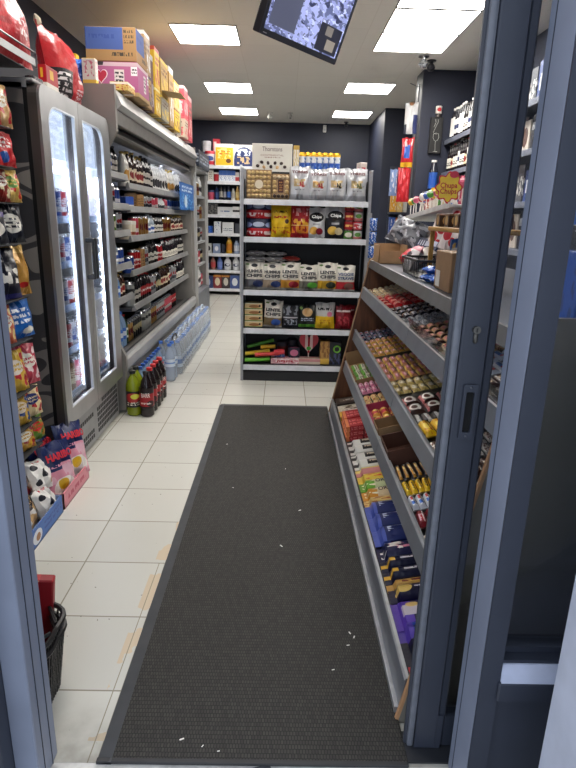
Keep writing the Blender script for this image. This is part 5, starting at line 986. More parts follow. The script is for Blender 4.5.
spawn(boxp(ART((206, 150, 150), (('r', 0, 1, 0, .5, (222, 206, 190)),)), .19, .1, .05, 'sweet_box', 'sweets'), 'pink and cream flat box under the heart lollipop', (X(316), FY+.05, zE-.004))
t = thing('heart_lollipop', 'large wrapped red and white heart lollipop on the bottom shelf', 'lollipop', (X(315), FY+.07, zE+.047))
hb = [(.085*(16*math.sin(a)**3)/16, .1*(13*math.cos(a)-5*math.cos(2*a)-2*math.cos(3*a)-math.cos(4*a))/16) for a in [2*PI*k/40 for k in range(40)]]
obj('candy', mesh('candy', [(xf(prism(hb, -.02, .02, 'Y'), (0, 0, .14)), ART((206, 90, 100), (('r', .3, .7, 0, 1, (226, 200, 196)), ('r', .45, .55, 0, 1, (190, 50, 64)), ('e', .5, .28, .12, .1, (90, 180, 80))), .25))]), t); obj('stick', mesh('stick', [(tube([(0, 0, 0), (0, 0, .06)], .005), P((230, 226, 220), .5))]), t)
spawn(boxp(ART((190, 150, 90), (('r', 0, 1, 0, .25, (226, 190, 90)), ('n', 0, 1, .3, 1, (150, 110, 66), 4, .5))), .085, .09, .21, 'sweet_box', 'sweets'), 'tall brown and gold box on the bottom shelf', (X(332.5), FY+.06, zE-.004))
t = thing('toy_pack', 'dark toy pack with a green ring beside the wooden panel', 'toy', (X(344), FY+.05, zE-.004))
obj('card', mesh('card', [(box(.1, .05, .2), ART((54, 58, 66), (('n', 0, 1, 0, .5, (90, 100, 140), 4, .5),)))]), t); obj('ring', mesh('ring', [(xf(tube([(.028*math.cos(a), 0, .028*math.sin(a)) for a in [2*PI*k/20 for k in range(21)]], .007), (.015, -.03, .14)), P((120, 190, 70), .4))], True), t, 'green ring')
# things on top of the gondola
t = thing('chocolate_gift_box', 'large white chocolate gift box standing on the shelf unit top', 'chocolates', (-.115, 5.27, 1.766))
obj('carton', mesh('carton', [(box(.345, .05, .235, bev=.003), ART((228, 226, 218), (('l', .3, .7, .50, .56, (170, 140, 130), 1, 8),)))]), t)
obj('lettering', mesh('lettering', [(xf(text_geo('Thorntons', .17, .036), (0, -.0262, .192)), P((90, 66, 60), .5)), (xf(text_geo('CONTINENTAL', .2, .014), (0, -.0262, .142)), P((150, 110, 96), .5))]), t)
for i, (x, z) in enumerate(((-.125, .055), (-.09, .085), (-.07, .045), (-.035, .08), (-.01, .05), (.025, .08), (.045, .045), (.08, .078), (.11, .05), (-.04, .035), (.0, .09))):
    if i > 8: break
    obj('chocolate', mesh('chocolate', [(xf(lathe([(.016, 0), (.015, .006), (.009, .010), (.0001, .011)], 8), (x, -.0252, z), (PI/2, .4*i, 0), (1.0, .85, 1)), P([(52, 34, 28), (44, 30, 28), (206, 170, 120), (56, 40, 34)][i % 4], .4))], True), t)
spawn(boxp(ART((214, 196, 150), (('n', 0, 1, 0, 1, (236, 230, 220), 5, .5), ('r', 0, 1, .85, 1, (200, 170, 90)))), .05, .06, .225, 'packet', 'packet'), 'narrow cream and gold packet right of the white gift box', (.092, 5.27, 1.766))
wc = can(ART((226, 228, 232), (('r', 0, 1, 0, .58, (60, 104, 190)), ('r', 0, 1, .9, 1, (236, 190, 60)), ('n', .2, .8, .3, .85, (120, 150, 200), 5, .52)), .35, 0), .178, .0265, (226, 186, 70))
for i in range(7): spawn(wc, f'blue and white can with yellow top, {ORD[i]} from the left on the shelf unit top', (.145+.051*i, 5.30, 1.766), cat='can')
t = thing('metal_tray', 'silver foil tray lying at the right of the shelf unit top', 'tray', (.575, 5.32, 1.766)); obj('tray_body', mesh('tray_body', [(prism([(-.1, 0), (.1, 0), (.115, .045), (.105, .045), (.093, .006), (-.093, .006), (-.105, .045), (-.115, .045)], -.08, .08, 'Y'), P((176, 180, 186), .3, .7))]), t)
spawn(boxp(ART((206, 196, 190), (('r', .2, .8, .3, .6, (196, 70, 80)),)), .06, .1, .1, 'packet', 'packet'), 'small white and red packet at the right end of the shelf unit top', (.66, 5.24, 1.766), rot=(0, 0, .2))
t = thing('end_hook_strip', 'hanging strip of small blue packets on the shelf unit right side', 'hanging packets', (.72, 4.9, 1.05)); obj('strip', mesh('strip', [(bxx(-.006, .006, -.01, .01, 0, .4), gl_m)]), t)
for k in range(3): obj('blue_packet', mesh('blue_packet', [(xf(bag(.07, .1, .03, k, 6, 8), (.02, -.02, .26-.11*k), (0, 0, .3)), ART((60, 110, 190), (('n', 0, 1, 0, 1, (220, 226, 236), 5, .55),)))], True), t)

# ================================================================== tiered sweet display on the right
TY0, TY1 = 1.33, 3.965
wood = None
def wood_mat():
    m, nt, b = base_mat('brown_wood'); n = nt.nodes.new; L = nt.links.new
    tc = n('ShaderNodeTexCoord'); mp = n('ShaderNodeMapping'); mp.inputs['Scale'].default_value = (18, 18, 2.2); L(tc.outputs['Object'], mp.inputs[0])
    nz = n('ShaderNodeTexNoise'); nz.inputs['Scale'].default_value = 1.6; nz.inputs['Detail'].default_value = 5; nz.inputs['Distortion'].default_value = .6; L(mp.outputs[0], nz.inputs['Vector'])
    cr = n('ShaderNodeValToRGB'); cr.color_ramp.elements[0].position = .35; cr.color_ramp.elements[0].color = lin((70, 40, 26)); cr.color_ramp.elements[1].position = .68; cr.color_ramp.elements[1].color = lin((122, 78, 50))
    L(nz.outputs['Fac'], cr.inputs[0]); L(cr.outputs[0], b.inputs['Base Color']); b.inputs['Roughness'].default_value = .4; return m
wood = wood_mat()
sd = thing('sweet_display', 'long tiered sweet display with sloping trays and brown wood end, right of the mat', 'display', (0, 0, 0))
prof = [(.362, 0), (.585, 1.06)]+[(.655+.07*math.cos(a), 1.085+.07*math.sin(a)) for a in [PI-.2-(PI/2-.2)*k/6 for k in range(7)]]+[(.95, 1.155), (.95, 0)]
obj('end_panel', mesh('end_panel', [(prism(prof, TY1, TY1+.018, 'Y'), wood)]), sd, 'brown wooden end panel')
edge = [(p[0]-.002, p[1]) for p in prof[:9]]
obj('edge_band', mesh('edge_band', [(tube([(p[0], TY1+.009, p[1]) for p in prof[:9]], .009, 6), P((150, 118, 88), .45))]), sd, 'pale wood edging')
obj('end_panel', mesh('end_panel', [(prism([(.362, 0), (.575, 1.05), (.60, 1.19), (1.55, 1.19), (1.55, 0)], 1.302, 1.322, 'Y'), P((124, 120, 112), .35, var=.04, scale=3)), (tube([(.361, 1.312, 0), (.574, 1.312, 1.05)], .009, 6), P((172, 132, 96), .5))]), sd, 'grey laminate end panel behind the side window')
obj('back_board', mesh('back_board', [(bxx(.90, .94, TY0, TY1, 0, 1.10), P((38, 34, 32), .6))]), sd)
lip_m = P((122, 126, 134), .38, .45, .05, 9); tray_m = P((64, 62, 62), .5, .2)
TIER = {2: (.555, .95, .075), 3: (.515, .65, .075), 4: (.46, .42, .085), 5: (.378, .13, .06)}   # front x, lip top, rise
DEP = .325
mids = [(TY0, 2.448), (2.452, TY1)]
for k_, (fx, fz, rise) in TIER.items():
    for a, b_ in mids:
        s_ = obj('tray', mesh('tray', [(prism([(fx+.01, fz-.048), (fx+DEP, fz-.048+rise), (fx+DEP, fz-.036+rise), (fx+.01, fz-.036)], a, b_, 'Y'), tray_m), (prism([(fx+.01, fz-.048), (fx+DEP, fz-.048+rise), (fx+DEP, fz-.10+rise*.6), (fx+.02, fz-.09)], a+.002, a+.006, 'Y'), tray_m)]), sd)
        lo = .072 if k_ != 5 else .115
        obj('price_rail', mesh('price_rail', [(prism([(fx-.012, fz-lo), (fx+.004, fz), (fx+.014, fz), (fx+.014, fz-.03), (fx+.004, fz-lo)], a, b_, 'Y'), lip_m), (prism([(fx-.001, fz-.004), (fx+.004, fz+.002), (fx+.014, fz+.002), (fx+.014, fz-.004)], a, b_, 'Y'), P((176, 178, 182), .35, .5))]+([(bxx(fx-.022, fx-.008, a, b_, .0, .03), P((170, 172, 176), .35, .5))] if k_ == 5 else [])), s_, 'grey price rail')
g_ = obj('clear_guard', mesh('clear_guard', [(prism([(.556, .952), (.545, 1.0), (.548, 1.0), (.560, .952)], TY0, 2.44, 'Y'), GLASS((236, 238, 240), .2, .08))]), sd, 'clear plastic guard strip')
obj('counter_top', mesh('counter_top', [(bxx(.60, 1.42, TY0, TY1, 1.105, 1.128, .003), P((82, 88, 100), .3, .3)), (prism([(.585, 1.085), (.597, 1.135), (.608, 1.135), (.612, 1.085)], TY0, TY1, 'Y'), P((112, 112, 112), .4, .5))]), sd, 'grey counter top shelf')
TW = {2: 'top tier', 3: 'second tier', 4: 'third tier', 5: 'bottom tier'}
RW_ = ['front row', 'second row', 'third row', 'fourth row', 'fifth row', 'sixth row', 'seventh row', 'eighth row', 'ninth row', 'tenth row', 'eleventh row', 'back row']
def cluster(k_, ya, yb, n, m, p, desc, d0=.02, d1=.25, lift=0, jit=.07):
    fx, fz, rise = TIER[k_]; th = math.atan2(rise, DEP)
    w = (ya-yb)/n; dd = (d1-d0)/m; L, W = p.size[0], p.size[1]
    s = (min(1.6, w/L*.93), min(1.6, dd/W*.92), .7)
    for r in range(m):
        for c in range(n):
            d = d0+dd*(r+.5); y = ya-w*(c+.5)
            if n*m == 1: lb = f'{desc}, {TW[k_]}'
            elif n == 1: lb = f'{desc}, {TW[k_]}, {RW_[r]}'
            elif m == 1: lb = f'{desc}, {TW[k_]}, {ORD[c]} along'
            else: lb = f'{desc}, {TW[k_]}, {RW_[r]}, {ORD[c]} along'
            spawn(p, lb, (fx+d, y, fz-.035+rise*d/DEP+.0015+lift*(random.random() if lift < 0 else 1)), rot=(th, random.uniform(-jit, jit)*.5, -PI/2+random.uniform(-jit, jit)), sc=s)
def B(base, layers, seed, L=.12, W=.04, T=.02, al='X', text=None, metal=.1): return barp(ART(base, tuple(layers)+(('r', 0, .07, 0, 1, tuple(int(v*.55) for v in base)), ('r', .93, 1, 0, 1, tuple(int(v*.55) for v in base)), ('l', .16, .84, .62, .82, (244, 240, 232) if sum(base) < 420 else (60, 40, 44), 1, 6)), .28, metal, .2), L, W, T, seed, along=al, text=text)
PB = dict(
 cream=B((222, 204, 168), (('n', .15, .85, .1, .9, (176, 120, 80), 6, .55), ('e', .5, .5, .2, .3, (236, 228, 210))), 1),
 redb=B((196, 40, 50), (('e', .5, .5, .26, .4, (226, 160, 140)), ('n', .1, .9, .1, .9, (150, 26, 36), 5, .56)), 2, .1, .06, .03),
 redr=B((170, 34, 44), (('n', .1, .9, .1, .9, (236, 210, 170), 7, .58),), 3),
 dkw=B((34, 36, 52), (('r', .25, .75, .15, .85, (206, 208, 214)), ('l', .3, .7, .3, .7, (50, 60, 100), 1, 4), ('r', .1, .2, 0, 1, (206, 170, 110))), 4),
 silver=B((176, 180, 188), (('r', .3, .7, .2, .8, (216, 218, 222)), ('n', 0, 1, 0, .4, (60, 64, 76), 5, .52)), 5, metal=.4),
 tan=B((196, 156, 110), (('r', .3, .62, .1, .9, (210, 110, 120)), ('r', .78, 1, 0, 1, (60, 40, 40)), ('l', .3, .62, .2, .8, (246, 226, 220), 1, 4)), 6),
 creamp=B((214, 180, 130), (('e', .5, .5, .22, .34, (206, 120, 126)), ('n', 0, 1, 0, .5, (120, 80, 60), 6, .55)), 7),
 bluew=B((216, 222, 232), (('r', .2, .8, .2, .6, (70, 120, 190)), ('e', .75, .5, .1, .3, (200, 60, 70))), 8),
 brownw=B((70, 42, 32), (('r', .3, .7, .2, .8, (220, 200, 176)),), 9),
 navy=B((32, 40, 80), (('n', .1, .9, .1, .9, (206, 210, 226), 6, .57), ('e', .5, .5, .1, .3, (200, 60, 70))), 10),
 goldpink=B((206, 166, 90), (('r', .3, .68, .12, .88, (206, 120, 140)), ('r', 0, .16, 0, 1, (70, 44, 36)), ('l', .32, .66, .25, .75, (250, 236, 230), 1, 4)), 11),
 pinkgold=B((204, 150, 120), (('e', .5, .55, .3, .36, (214, 124, 150)), ('r', 0, 1, 0, .22, (216, 180, 80)), ('l', .3, .7, .4, .7, (250, 240, 236), 1, 4)), 12),
 whiteyel=B((206, 186, 120), (('e', .5, .5, .26, .36, (236, 228, 206)), ('n', 0, 1, 0, 1, (90, 60, 50), 5, .58)), 13),
 ovals=B((72, 46, 40), (('e', .5, .5, .34, .38, (232, 226, 220)), ('e', .5, .45, .2, .2, (96, 60, 50)), ('r', 0, 1, 0, .12, (200, 120, 120))), 14, .1, .06, .03),
 wblack=B((40, 38, 40), (('r', .1, .9, .4, 1, (214, 212, 210)),), 15),
 yellow=B((236, 194, 44), (('n', .1, .9, .15, .85, (214, 120, 40), 5, .55), ('e', .5, .5, .2, .3, (250, 220, 110))), 16, .1, .06, .03),
 whbrown=B((222, 214, 204), (('n', .1, .9, .1, .9, (110, 70, 56), 5, .52),), 17),
 greenw=B((226, 222, 206), (('r', 0, 1, 0, .4, (110, 176, 60)), ('l', .15, .85, .5, .85, (60, 70, 50), 1, 4)), 18, .1, .045, .02),
 pink=B((220, 146, 170), (('r', .3, .7, .1, .9, (236, 206, 214)), ('l', .3, .7, .25, .75, (190, 60, 100), 1, 4)), 19, .12, .03, .025),
 creamgold=B((226, 200, 140), (('n', .1, .9, .1, .9, (200, 90, 80), 6, .55),), 20, .1, .03, .02),
 redyel=B((230, 170, 80), (('r', .4, .75, 0, 1, (206, 60, 80)), ('e', .25, .5, .14, .3, (250, 226, 140))), 21, .1, .04, .025),
 wblue=B((206, 212, 222), (('r', 0, .28, 0, 1, (60, 100, 170)), ('n', .3, .9, .1, .9, (60, 66, 80), 6, .5)), 22, .1, .045, .025),
 orangeblk=B((40, 36, 40), (('r', .25, .9, .3, .85, (216, 160, 70)), ('e', .4, .5, .1, .2, (250, 226, 160))), 23, .12, .04, .022),
 yelblk=B((238, 200, 50), (('r', 0, .2, 0, 1, (40, 34, 34)), ('l', .3, .8, .2, .8, (80, 60, 40), 1, 4)), 24, .12, .036, .022),
 wred=B((224, 226, 232), (('r', .55, .8, .2, .8, (80, 130, 210)), ('r', .2, .45, .3, .7, (214, 90, 90)), ('r', 0, .06, 0, 1, (60, 100, 190))), 25, .1, .04, .03),
 maroon=B((130, 26, 40), (('r', .3, .75, .2, .8, (236, 190, 200)), ('l', .3, .75, .3, .7, (190, 40, 60), 1, 4)), 26, .11, .05, .028),
)
# top tier
cluster(2, 3.94, 3.55, 4, 6, PB['cream'], 'cream and tan bar by the wooden panel')
cluster(2, 3.53, 3.14, 4, 3, PB['redb'], 'shiny red sweet packet', .02, .17); cluster(2, 3.53, 3.14, 3, 2, PB['redr'], 'dark red bar behind the red packets', .18, .25)
cluster(2, 3.10, 2.80, 3, 6, PB['dkw'], 'navy bar with white band')
cluster(2, 2.79, 2.56, 2, 6, PB['silver'], 'silver and white bar')
cluster(2, 2.55, 2.18, 4, 6, PB['tan'], 'tan and pink bar with dark end')
cluster(2, 2.16, 1.95, 2, 6, PB['creamp'], 'cream bar with pink oval', )
cluster(2, 1.94, 1.70, 2, 6, PB['bluew'], 'blue and white bar')
cluster(2, 1.69, 1.36, 3, 6, PB['brownw'], 'brown bar with cream band near the door')
# second tier
cluster(3, 3.94, 3.68, 2, 6, PB['navy'], 'navy speckled bar by the wooden panel')
cluster(3, 3.66, 3.22, 4, 6, PB['goldpink'], 'gold bar with pink band')
cluster(3, 3.16, 2.72, 4, 6, PB['pinkgold'], 'pink and gold bar')
cluster(3, 2.70, 2.49, 2, 6, PB['whiteyel'], 'pale yellow bar with cream oval')
cluster(3, 2.42, 2.21, 2, 3, PB['ovals'], 'brown packet with white oval')
cluster(3, 2.20, 2.10, 1, 6, PB['wblack'], 'black and white striped bar')
cluster(3, 2.08, 1.93, 1, 5, PB['yellow'], 'bright yellow sweet packet', lift=.015)
cluster(3, 1.91, 1.74, 2, 6, PB['whbrown'], 'white bar with brown blotches')
cluster(3, 1.72, 1.36, 3, 6, PB['brownw'], 'dark brown bar next to the door')
# third tier
def carton(k_, ya, yb, hgt, label, back=0, m_=None):
    fx, fz, rise = TIER[k_]; th = math.atan2(rise, DEP)
    m_ = m_ or P((150, 118, 82), .75); t = thing('display_carton', label, 'display carton', (fx+.018, (ya+yb)/2, fz-.034), rot=(0, -th, 0))
    L = abs(ya-yb); d = .30
    obj('base', mesh('base', [(bxx(0, d, -L/2, L/2, 0.001, .004), m_)]), t)
    obj('front_wall', mesh('front_wall', [(bxx(0, .004, -L/2, L/2, .001, hgt), m_)]), t); obj('back_wall', mesh('back_wall', [(bxx(d-.004, d, -L/2, L/2, .001, hgt), m_)]), t)
    obj('side_wall', mesh('side_wall', [(bxx(0, d, -L/2, -L/2+.004, .001, hgt), m_)]), t); obj('side_wall', mesh('side_wall', [(bxx(0, d, L/2-.004, L/2, .001, hgt+back), m_)]), t)
carton(4, 3.94, 3.40, .05, 'open kraft carton of green and white bars by the wooden panel', .05)
cluster(4, 3.86, 3.42, 3, 6, PB['greenw'], 'green and white bar in carton', .03, .31, .007)
cluster(4, 3.37, 3.16, 2, 9, PB['pink'], 'pink bar', .02, .31, .02)
cluster(4, 3.15, 2.95, 2, 7, PB['creamgold'], 'cream and gold bar', .02, .31, .01)
carton(4, 2.94, 2.64, .045, 'magenta edged carton of red and yellow bars', .0, P((176, 60, 90), .6))
cluster(4, 2.90, 2.68, 2, 6, PB['redyel'], 'red and yellow bar in carton', .03, .3, .008)
carton(4, 2.63, 2.50, .07, 'empty plain kraft carton beside the red and yellow bars', .0)
carton(4, 2.49, 2.42, .03, 'narrow open carton of white and blue bars', .0, P((90, 60, 44), .7))
cluster(4, 2.485, 2.425, 1, 6, PB['wblue'], 'white and blue bar in narrow carton', .03, .3, .02)
carton(4, 2.41, 2.22, .075, 'dark brown empty carton with cream edge', .0, P((84, 50, 36), .7))
cluster(4, 2.20, 2.04, 1, 12, PB['orangeblk'], 'black bar with orange panel', .02, .31, .01)
cluster(4, 2.03, 1.91, 1, 12, PB['yelblk'], 'yellow bar with black end', .02, .31, .018)
cluster(4, 1.90, 1.80, 1, 11, PB['wred'], 'white packet with blue and red print', .02, .31, .015)
cluster(4, 1.79, 1.68, 1, 8, PB['maroon'], 'maroon packet with pink panel', .02, .3, .015)
cluster(4, 1.67, 1.52, 2, 4, PB['whbrown'], 'white and brown bar', .02, .3)
cluster(4, 1.50, 1.36, 1, 4, PB['brownw'], 'brown bar with cream band', .02, .3)
# bottom tier: larger packs, their long side running back
blk_ = lambda base, layers, seed, L=.24, W=.085, T=.03, text=None, name='biscuit_pack', cat='biscuits': barp(ART(base, layers, .28, .05, .25), L, W, T, seed, name, cat, 'X', text)
def pack(p, y, label, dx=.155, lift=0, rz=0, s=1):
    fx, fz, rise = TIER[5]; th = math.atan2(rise, DEP)
    spawn(p, label, (fx+dx, y, fz-.034+rise*dx/DEP+lift), rot=(0, -th, rz), sc=s)   # long side along +x (to the back)
bx5 = boxp(ART((60, 46, 40), (('r', .1, .9, .55, .9, (150, 130, 110)),)), .24, .14, .06, 'sweet_box', 'sweets')
def bbox(base, layers, y, w, h, label, lift=0):
    fx, fz, rise = TIER[5]; th = math.atan2(rise, DEP)
    p = boxp(ART(base, layers, .4), .255, w, h, 'sweet_box', 'sweets')
    spawn(p, label, (fx+.155, y, fz-.034+rise*.155/DEP+lift), rot=(0, -th, 0))
bbox((66, 52, 46), (('r', .1, .9, .3, .8, (120, 108, 96)), ('l', .2, .8, .4, .7, (210, 200, 190), 1, 5)), 3.84, .14, .05, 'dark brown sweet box in the far corner of the bottom tier')
bbox((222, 214, 200), (('n', .1, .9, .1, .9, (120, 100, 80), 5, .52),), 3.69, .12, .045, 'cream and brown sweet box, second from the wooden panel, bottom tier')
bbox((232, 186, 60), (('l', .1, .9, .2, .8, (190, 110, 40), 2, 8),), 3.56, .11, .05, 'yellow sweet box beside the stacked red boxes, bottom tier')
for j in range(3):
    for i, y in enumerate((3.42, 3.27)):
        bbox((176, 30, 44), (('l', .1, .9, .15, .85, (226, 130, 130), 2, 10), ('r', 0, .08, 0, 1, (226, 140, 90)), ('r', .4, .44, 0, 1, (120, 20, 34))), y, .14, .032, f'red sweet box, {["lowest", "middle", "topmost"][j]} of the {["farther", "nearer"][i]} red stack, bottom tier', j*.033)
for i, y in enumerate((3.13, 3.03, 2.93, 2.83)):
    pack(blk_((230, 228, 222), (('r', .3, .85, .15, .85, (44, 40, 42)), ('l', .35, .8, .3, .7, (216, 200, 180), 1, 6), ('r', 0, .12, .3, .7, (40, 40, 44))), 30+i, .25, .09, .03), y, f'white pack with black panel, {ORD[i]} from the red boxes, bottom tier', lift=.004*(i % 2))
pack(blk_((216, 150, 150), (('r', 0, 1, .5, 1, (236, 216, 130)),), 41, .25, .07, .03), 2.745, 'pink and yellow pack at the back of the cookie packs, bottom tier')
pack(blk_((236, 206, 90), (('n', .1, .9, .1, .9, (226, 100, 80), 5, .57), ('l', .5, .9, .5, .8, (130, 40, 50), 1, 5)), 42, .25, .075, .03), 2.665, 'yellow pack with red print among the cookie packs, bottom tier')
oreo = lambda a, b_, s: blk_(a, (('r', 0, .3, 0, 1, b_), ('n', .05, .4, .1, .9, (246, 236, 210), 4, .54)), s, .25, .08, .035, ('OREO', (44, 34, 40), .34, .42))
pack(oreo((206, 214, 170), (120, 180, 60), 43), 2.58, 'green and cream cookie pack with dark lettering, bottom tier')
pack(oreo((226, 206, 170), (222, 160, 60), 44), 2.49, 'cream and amber cookie pack with dark lettering, bottom tier')
pack(blk_((226, 196, 130), (('n', 0, 1, 0, 1, (190, 120, 70), 5, .54),), 45, .25, .06, .03), 2.415, 'tan pack beside the blue biscuit bags, bottom tier')
bw_ = lambda s, txt=None: blk_((42, 54, 110), (('r', 0, .2, 0, 1, (96, 112, 190)), ('n', .25, .8, .35, .75, (206, 214, 232), 6, .53)), s, .26, .11, .045)
for i, y in enumerate((2.33, 2.215, 2.10)):
    pack(bw_(50+i), y, f'blue biscuit bag with pale print, {ORD[i]} of three, bottom tier', lift=.004*i)
pack(blk_((40, 42, 82), (('n', .2, .95, .3, .8, (214, 140, 160), 5, .5), ('n', .05, .4, .2, .9, (230, 226, 220), 5, .53)), 54, .26, .10, .045), 1.99, 'navy biscuit bag with pink and white print, bottom tier')
for i, y in enumerate((1.90, 1.83)):
    pack(blk_((30, 32, 62), (('r', 0, .22, .35, .65, (222, 180, 70)), ('l', .3, .8, .35, .65, (206, 200, 206), 1, 7)), 56+i, .26, .07, .04), y, f'dark navy bar with gold end, {["farther", "nearer"][i]} of two, bottom tier', lift=.006)
pack(blk_((200, 160, 90), (('l', .2, .9, .3, .7, (120, 60, 50), 1, 7),), 58, .26, .045, .03), 1.775, 'gold bar between the dark navy bars and the violet blocks, bottom tier', lift=.004)
pack(blk_((34, 32, 64), (('e', .2, .5, .12, .3, (222, 190, 110)), ('l', .35, .9, .4, .7, (200, 196, 210), 1, 7)), 59, .26, .07, .04), 1.72, 'dark navy bar with yellow oval, bottom tier', lift=.008)
dm = blk_((44, 36, 78), (('r', 0, .25, 0, 1, (104, 76, 176)), ('r', .12, .34, .3, .7, (206, 196, 206)), ('e', .26, .72, .08, .12, (226, 196, 130))), 60, .27, .13, .028, ('DAIRY\nMILK', (232, 226, 236), .24, .5), 'chocolate_block', 'chocolate')
pack(dm, 1.62, 'violet chocolate block with white lettering, bottom tier', lift=.006)
pack(blk_((38, 80, 160), (('n', 0, 1, 0, 1, (30, 40, 84), 4, .52), ('r', 0, .2, 0, 1, (96, 76, 170))), 61, .27, .09, .03, None, 'chocolate_block', 'chocolate'), 1.54, 'bright blue and violet chocolate block, bottom tier')
pack(blk_((36, 38, 56), (('e', .45, .5, .3, .46, (222, 200, 150)), ('e', .5, .5, .16, .24, (70, 44, 36)), ('r', .3, .6, .1, .26, (236, 196, 60))), 62, .27, .11, .035, None, 'biscuit_pack', 'biscuits'), 1.455, 'dark pack with a large cookie picture near the door, bottom tier')
pack(blk_((206, 60, 70), (('r', .2, .42, 0, 1, (236, 230, 226)), ('r', .6, 1, 0, 1, (236, 230, 226))), 63, .26, .07, .03, None, 'biscuit_pack', 'biscuits'), 1.375, 'red and white striped pack nearest the door, bottom tier')

# ================================================================== things on the counter top
CT = 1.129
def crate2(*a, **k): return crate(*a, **k)
t = thing('kraft_carton', 'open brown kraft carton at the far end of the sweet counter', 'box', (.70, 3.82, CT))
km = P((160, 128, 92), .75)
obj('carton', mesh('carton', [(bxx(-.09, .09, .105, .11, 0, .12), km), (bxx(-.09, .09, -.11, -.105, 0, .08), km), (bxx(-.09, -.085, -.11, .11, 0, .115), km), (bxx(.085, .09, -.11, .11, 0, .12), km), (bxx(-.09, .09, -.11, .11, 0, .004), km)]), t)
spawn(bagp(ART((222, 214, 206), (('r', 0, 1, 0, .42, (206, 60, 76)), ('n', 0, 1, .3, .6, (230, 170, 176), 4, .5)), .3, 0, .4), .2, .2, .09, 71, (), 'sweet_bag', 'sweets'), 'white and red sweet bag lying in front of the kraft carton', (.72, 3.52, CT+.045), rot=(-1.35, 0, -PI/2))
spawn(bagp(ART((232, 226, 226), (('e', .5, .5, .3, .2, (90, 80, 90)), ('r', 0, 1, .8, 1, (226, 160, 170))), .3, 0, .4), .13, .15, .07, 72, (), 'sweet_bag', 'sweets'), 'small white sweet bag leaning by the black counter basket', (.70, 3.28, CT), rot=(-.5, 0, -PI/2))
ht = ART((236, 226, 224), (('e', .35, .75, .2, .14, (200, 40, 56)), ('e', .65, .55, .2, .14, (206, 50, 64)), ('e', .35, .33, .2, .14, (200, 40, 56)), ('e', .66, .18, .18, .1, (190, 36, 50))), .35, 0, .2)
for i, (x, y, z, r) in enumerate(((.88, 3.92, 0, -.35), (.92, 3.55, .10, -.2), (.90, 3.20, .12, -.3))):
    spawn(bagp(ht, .15, .24, .05, 73+i, (), 'sweet_bag', 'sweets'), f'white packet with red hearts, {["far end of the counter", "middle one, above the blue booklets", "near the gold tray"][i]}', (x, y, CT+z), rot=(r, .15, -PI/2+.6))
for i in range(5):
    spawn(boxp(ART((38, 48, 86), (('r', .1, .9, .7, .9, (190, 196, 214)), ('n', .1, .9, .1, .6, (90, 106, 160), 5, .55))), .13, .012, .17, 'card_pack', 'card pack'), f'navy card pack leaning in the counter row, {ORD[i]} from the far end', (.84+.0*i, 3.76-.06*i, CT+.02), rot=(-.55, 0, -PI/2+.5))
gp = bagp(ART((126, 128, 134), (('n', 0, 1, 0, 1, (196, 198, 204), 4, .55), ('n', 0, 1, 0, 1, (70, 74, 84), 5, .6)), .4, .1, .6), .30, .18, .10, 9, (), 'grey_sack', 'sack', 2.5)
spawn(gp, 'grey crumpled sack lying over the back of the kraft carton', (.78, 3.90, CT+.115), rot=(-.5, .25, -.9))
t = thing('counter_basket', 'small black plastic basket on the sweet counter', 'basket', (.74, 2.98, CT))
bars = [(xf(tube([(a, b_, 0), (a*1.12, b_*1.12, .085)], .003, 4)), bk) for a in (-.08, .08) for b_ in [-.17+.034*k for k in range(11)]]+[(tube([(a, b_, 0), (a*1.12, b_*1.12, .085)], .003, 4), bk) for b_ in (-.17, .17) for a in [-.06+.03*k for k in range(5)]]
obj('slatted_side', mesh('slatted_side', bars), t); obj('base', mesh('base', [(bxx(-.08, .08, -.17, .17, 0, .005), bk)]), t)
obj('rim', mesh('rim', [(ring_frame(rrect(-.095, .095, -.197, .197, .02), rrect(-.085, .085, -.187, .187, .016), .078, .09, 'Z'), bk)]), t)
t = thing('display_stand', 'black tilted display stand behind the counter basket', 'stand', (.88, 2.95, CT)); obj('sloped_board', mesh('sloped_board', [(prism([(-.06, .0), (-.05, .0), (.06, .17), (.05, .18)], -.2, .2, 'Y'), P((30, 30, 34), .4))]), t); obj('leg', mesh('leg', [(bxx(.03, .05, -.18, -.16, 0, .15), bk)]), t); obj('leg', mesh('leg', [(bxx(.03, .05, .16, .18, 0, .15), bk)]), t)
bp_ = sweetp(ART((44, 96, 180), (('n', .1, .9, .1, .9, (130, 176, 226), 5, .55), ('r', .3, .7, .4, .6, (226, 230, 240))), .25, .1, .3), .10, .085, .035, 'blue_packet', 'packet', 4)
for i, (x, y, z, r) in enumerate(((.69, 2.66, 0, .2), (.70, 2.56, .0, -.1), (.80, 2.62, .0, .1), (.74, 2.60, .036, .3), (.70, 2.69, .034, 0), (.80, 2.71, .02, .4))):
    spawn(bp_, f'blue foil packet on the counter beside the black basket, {["front left", "front right", "back right", "topmost", "upper left", "back left"][i]} of the heap', (x, y, CT+z), rot=(0, 0, -PI/2+r))
t = thing('brown_carton', 'brown carton with dark open front at the near part of the counter', 'box', (.70, 2.35, CT))
obj('carton', mesh('carton', [(bxx(-.05, .05, -.115, .115, 0, .155, .003), P((128, 98, 68), .65))]), t); obj('dark_opening', mesh('dark_opening', [(bxx(-.045, .045, .1155, .1175, .01, .15), P((28, 24, 24), .6))]), t); obj('white_sticker', mesh('white_sticker', [(bxx(-.0515, -.0502, .03, .09, .01, .075), P((206, 204, 198), .5))]), t)
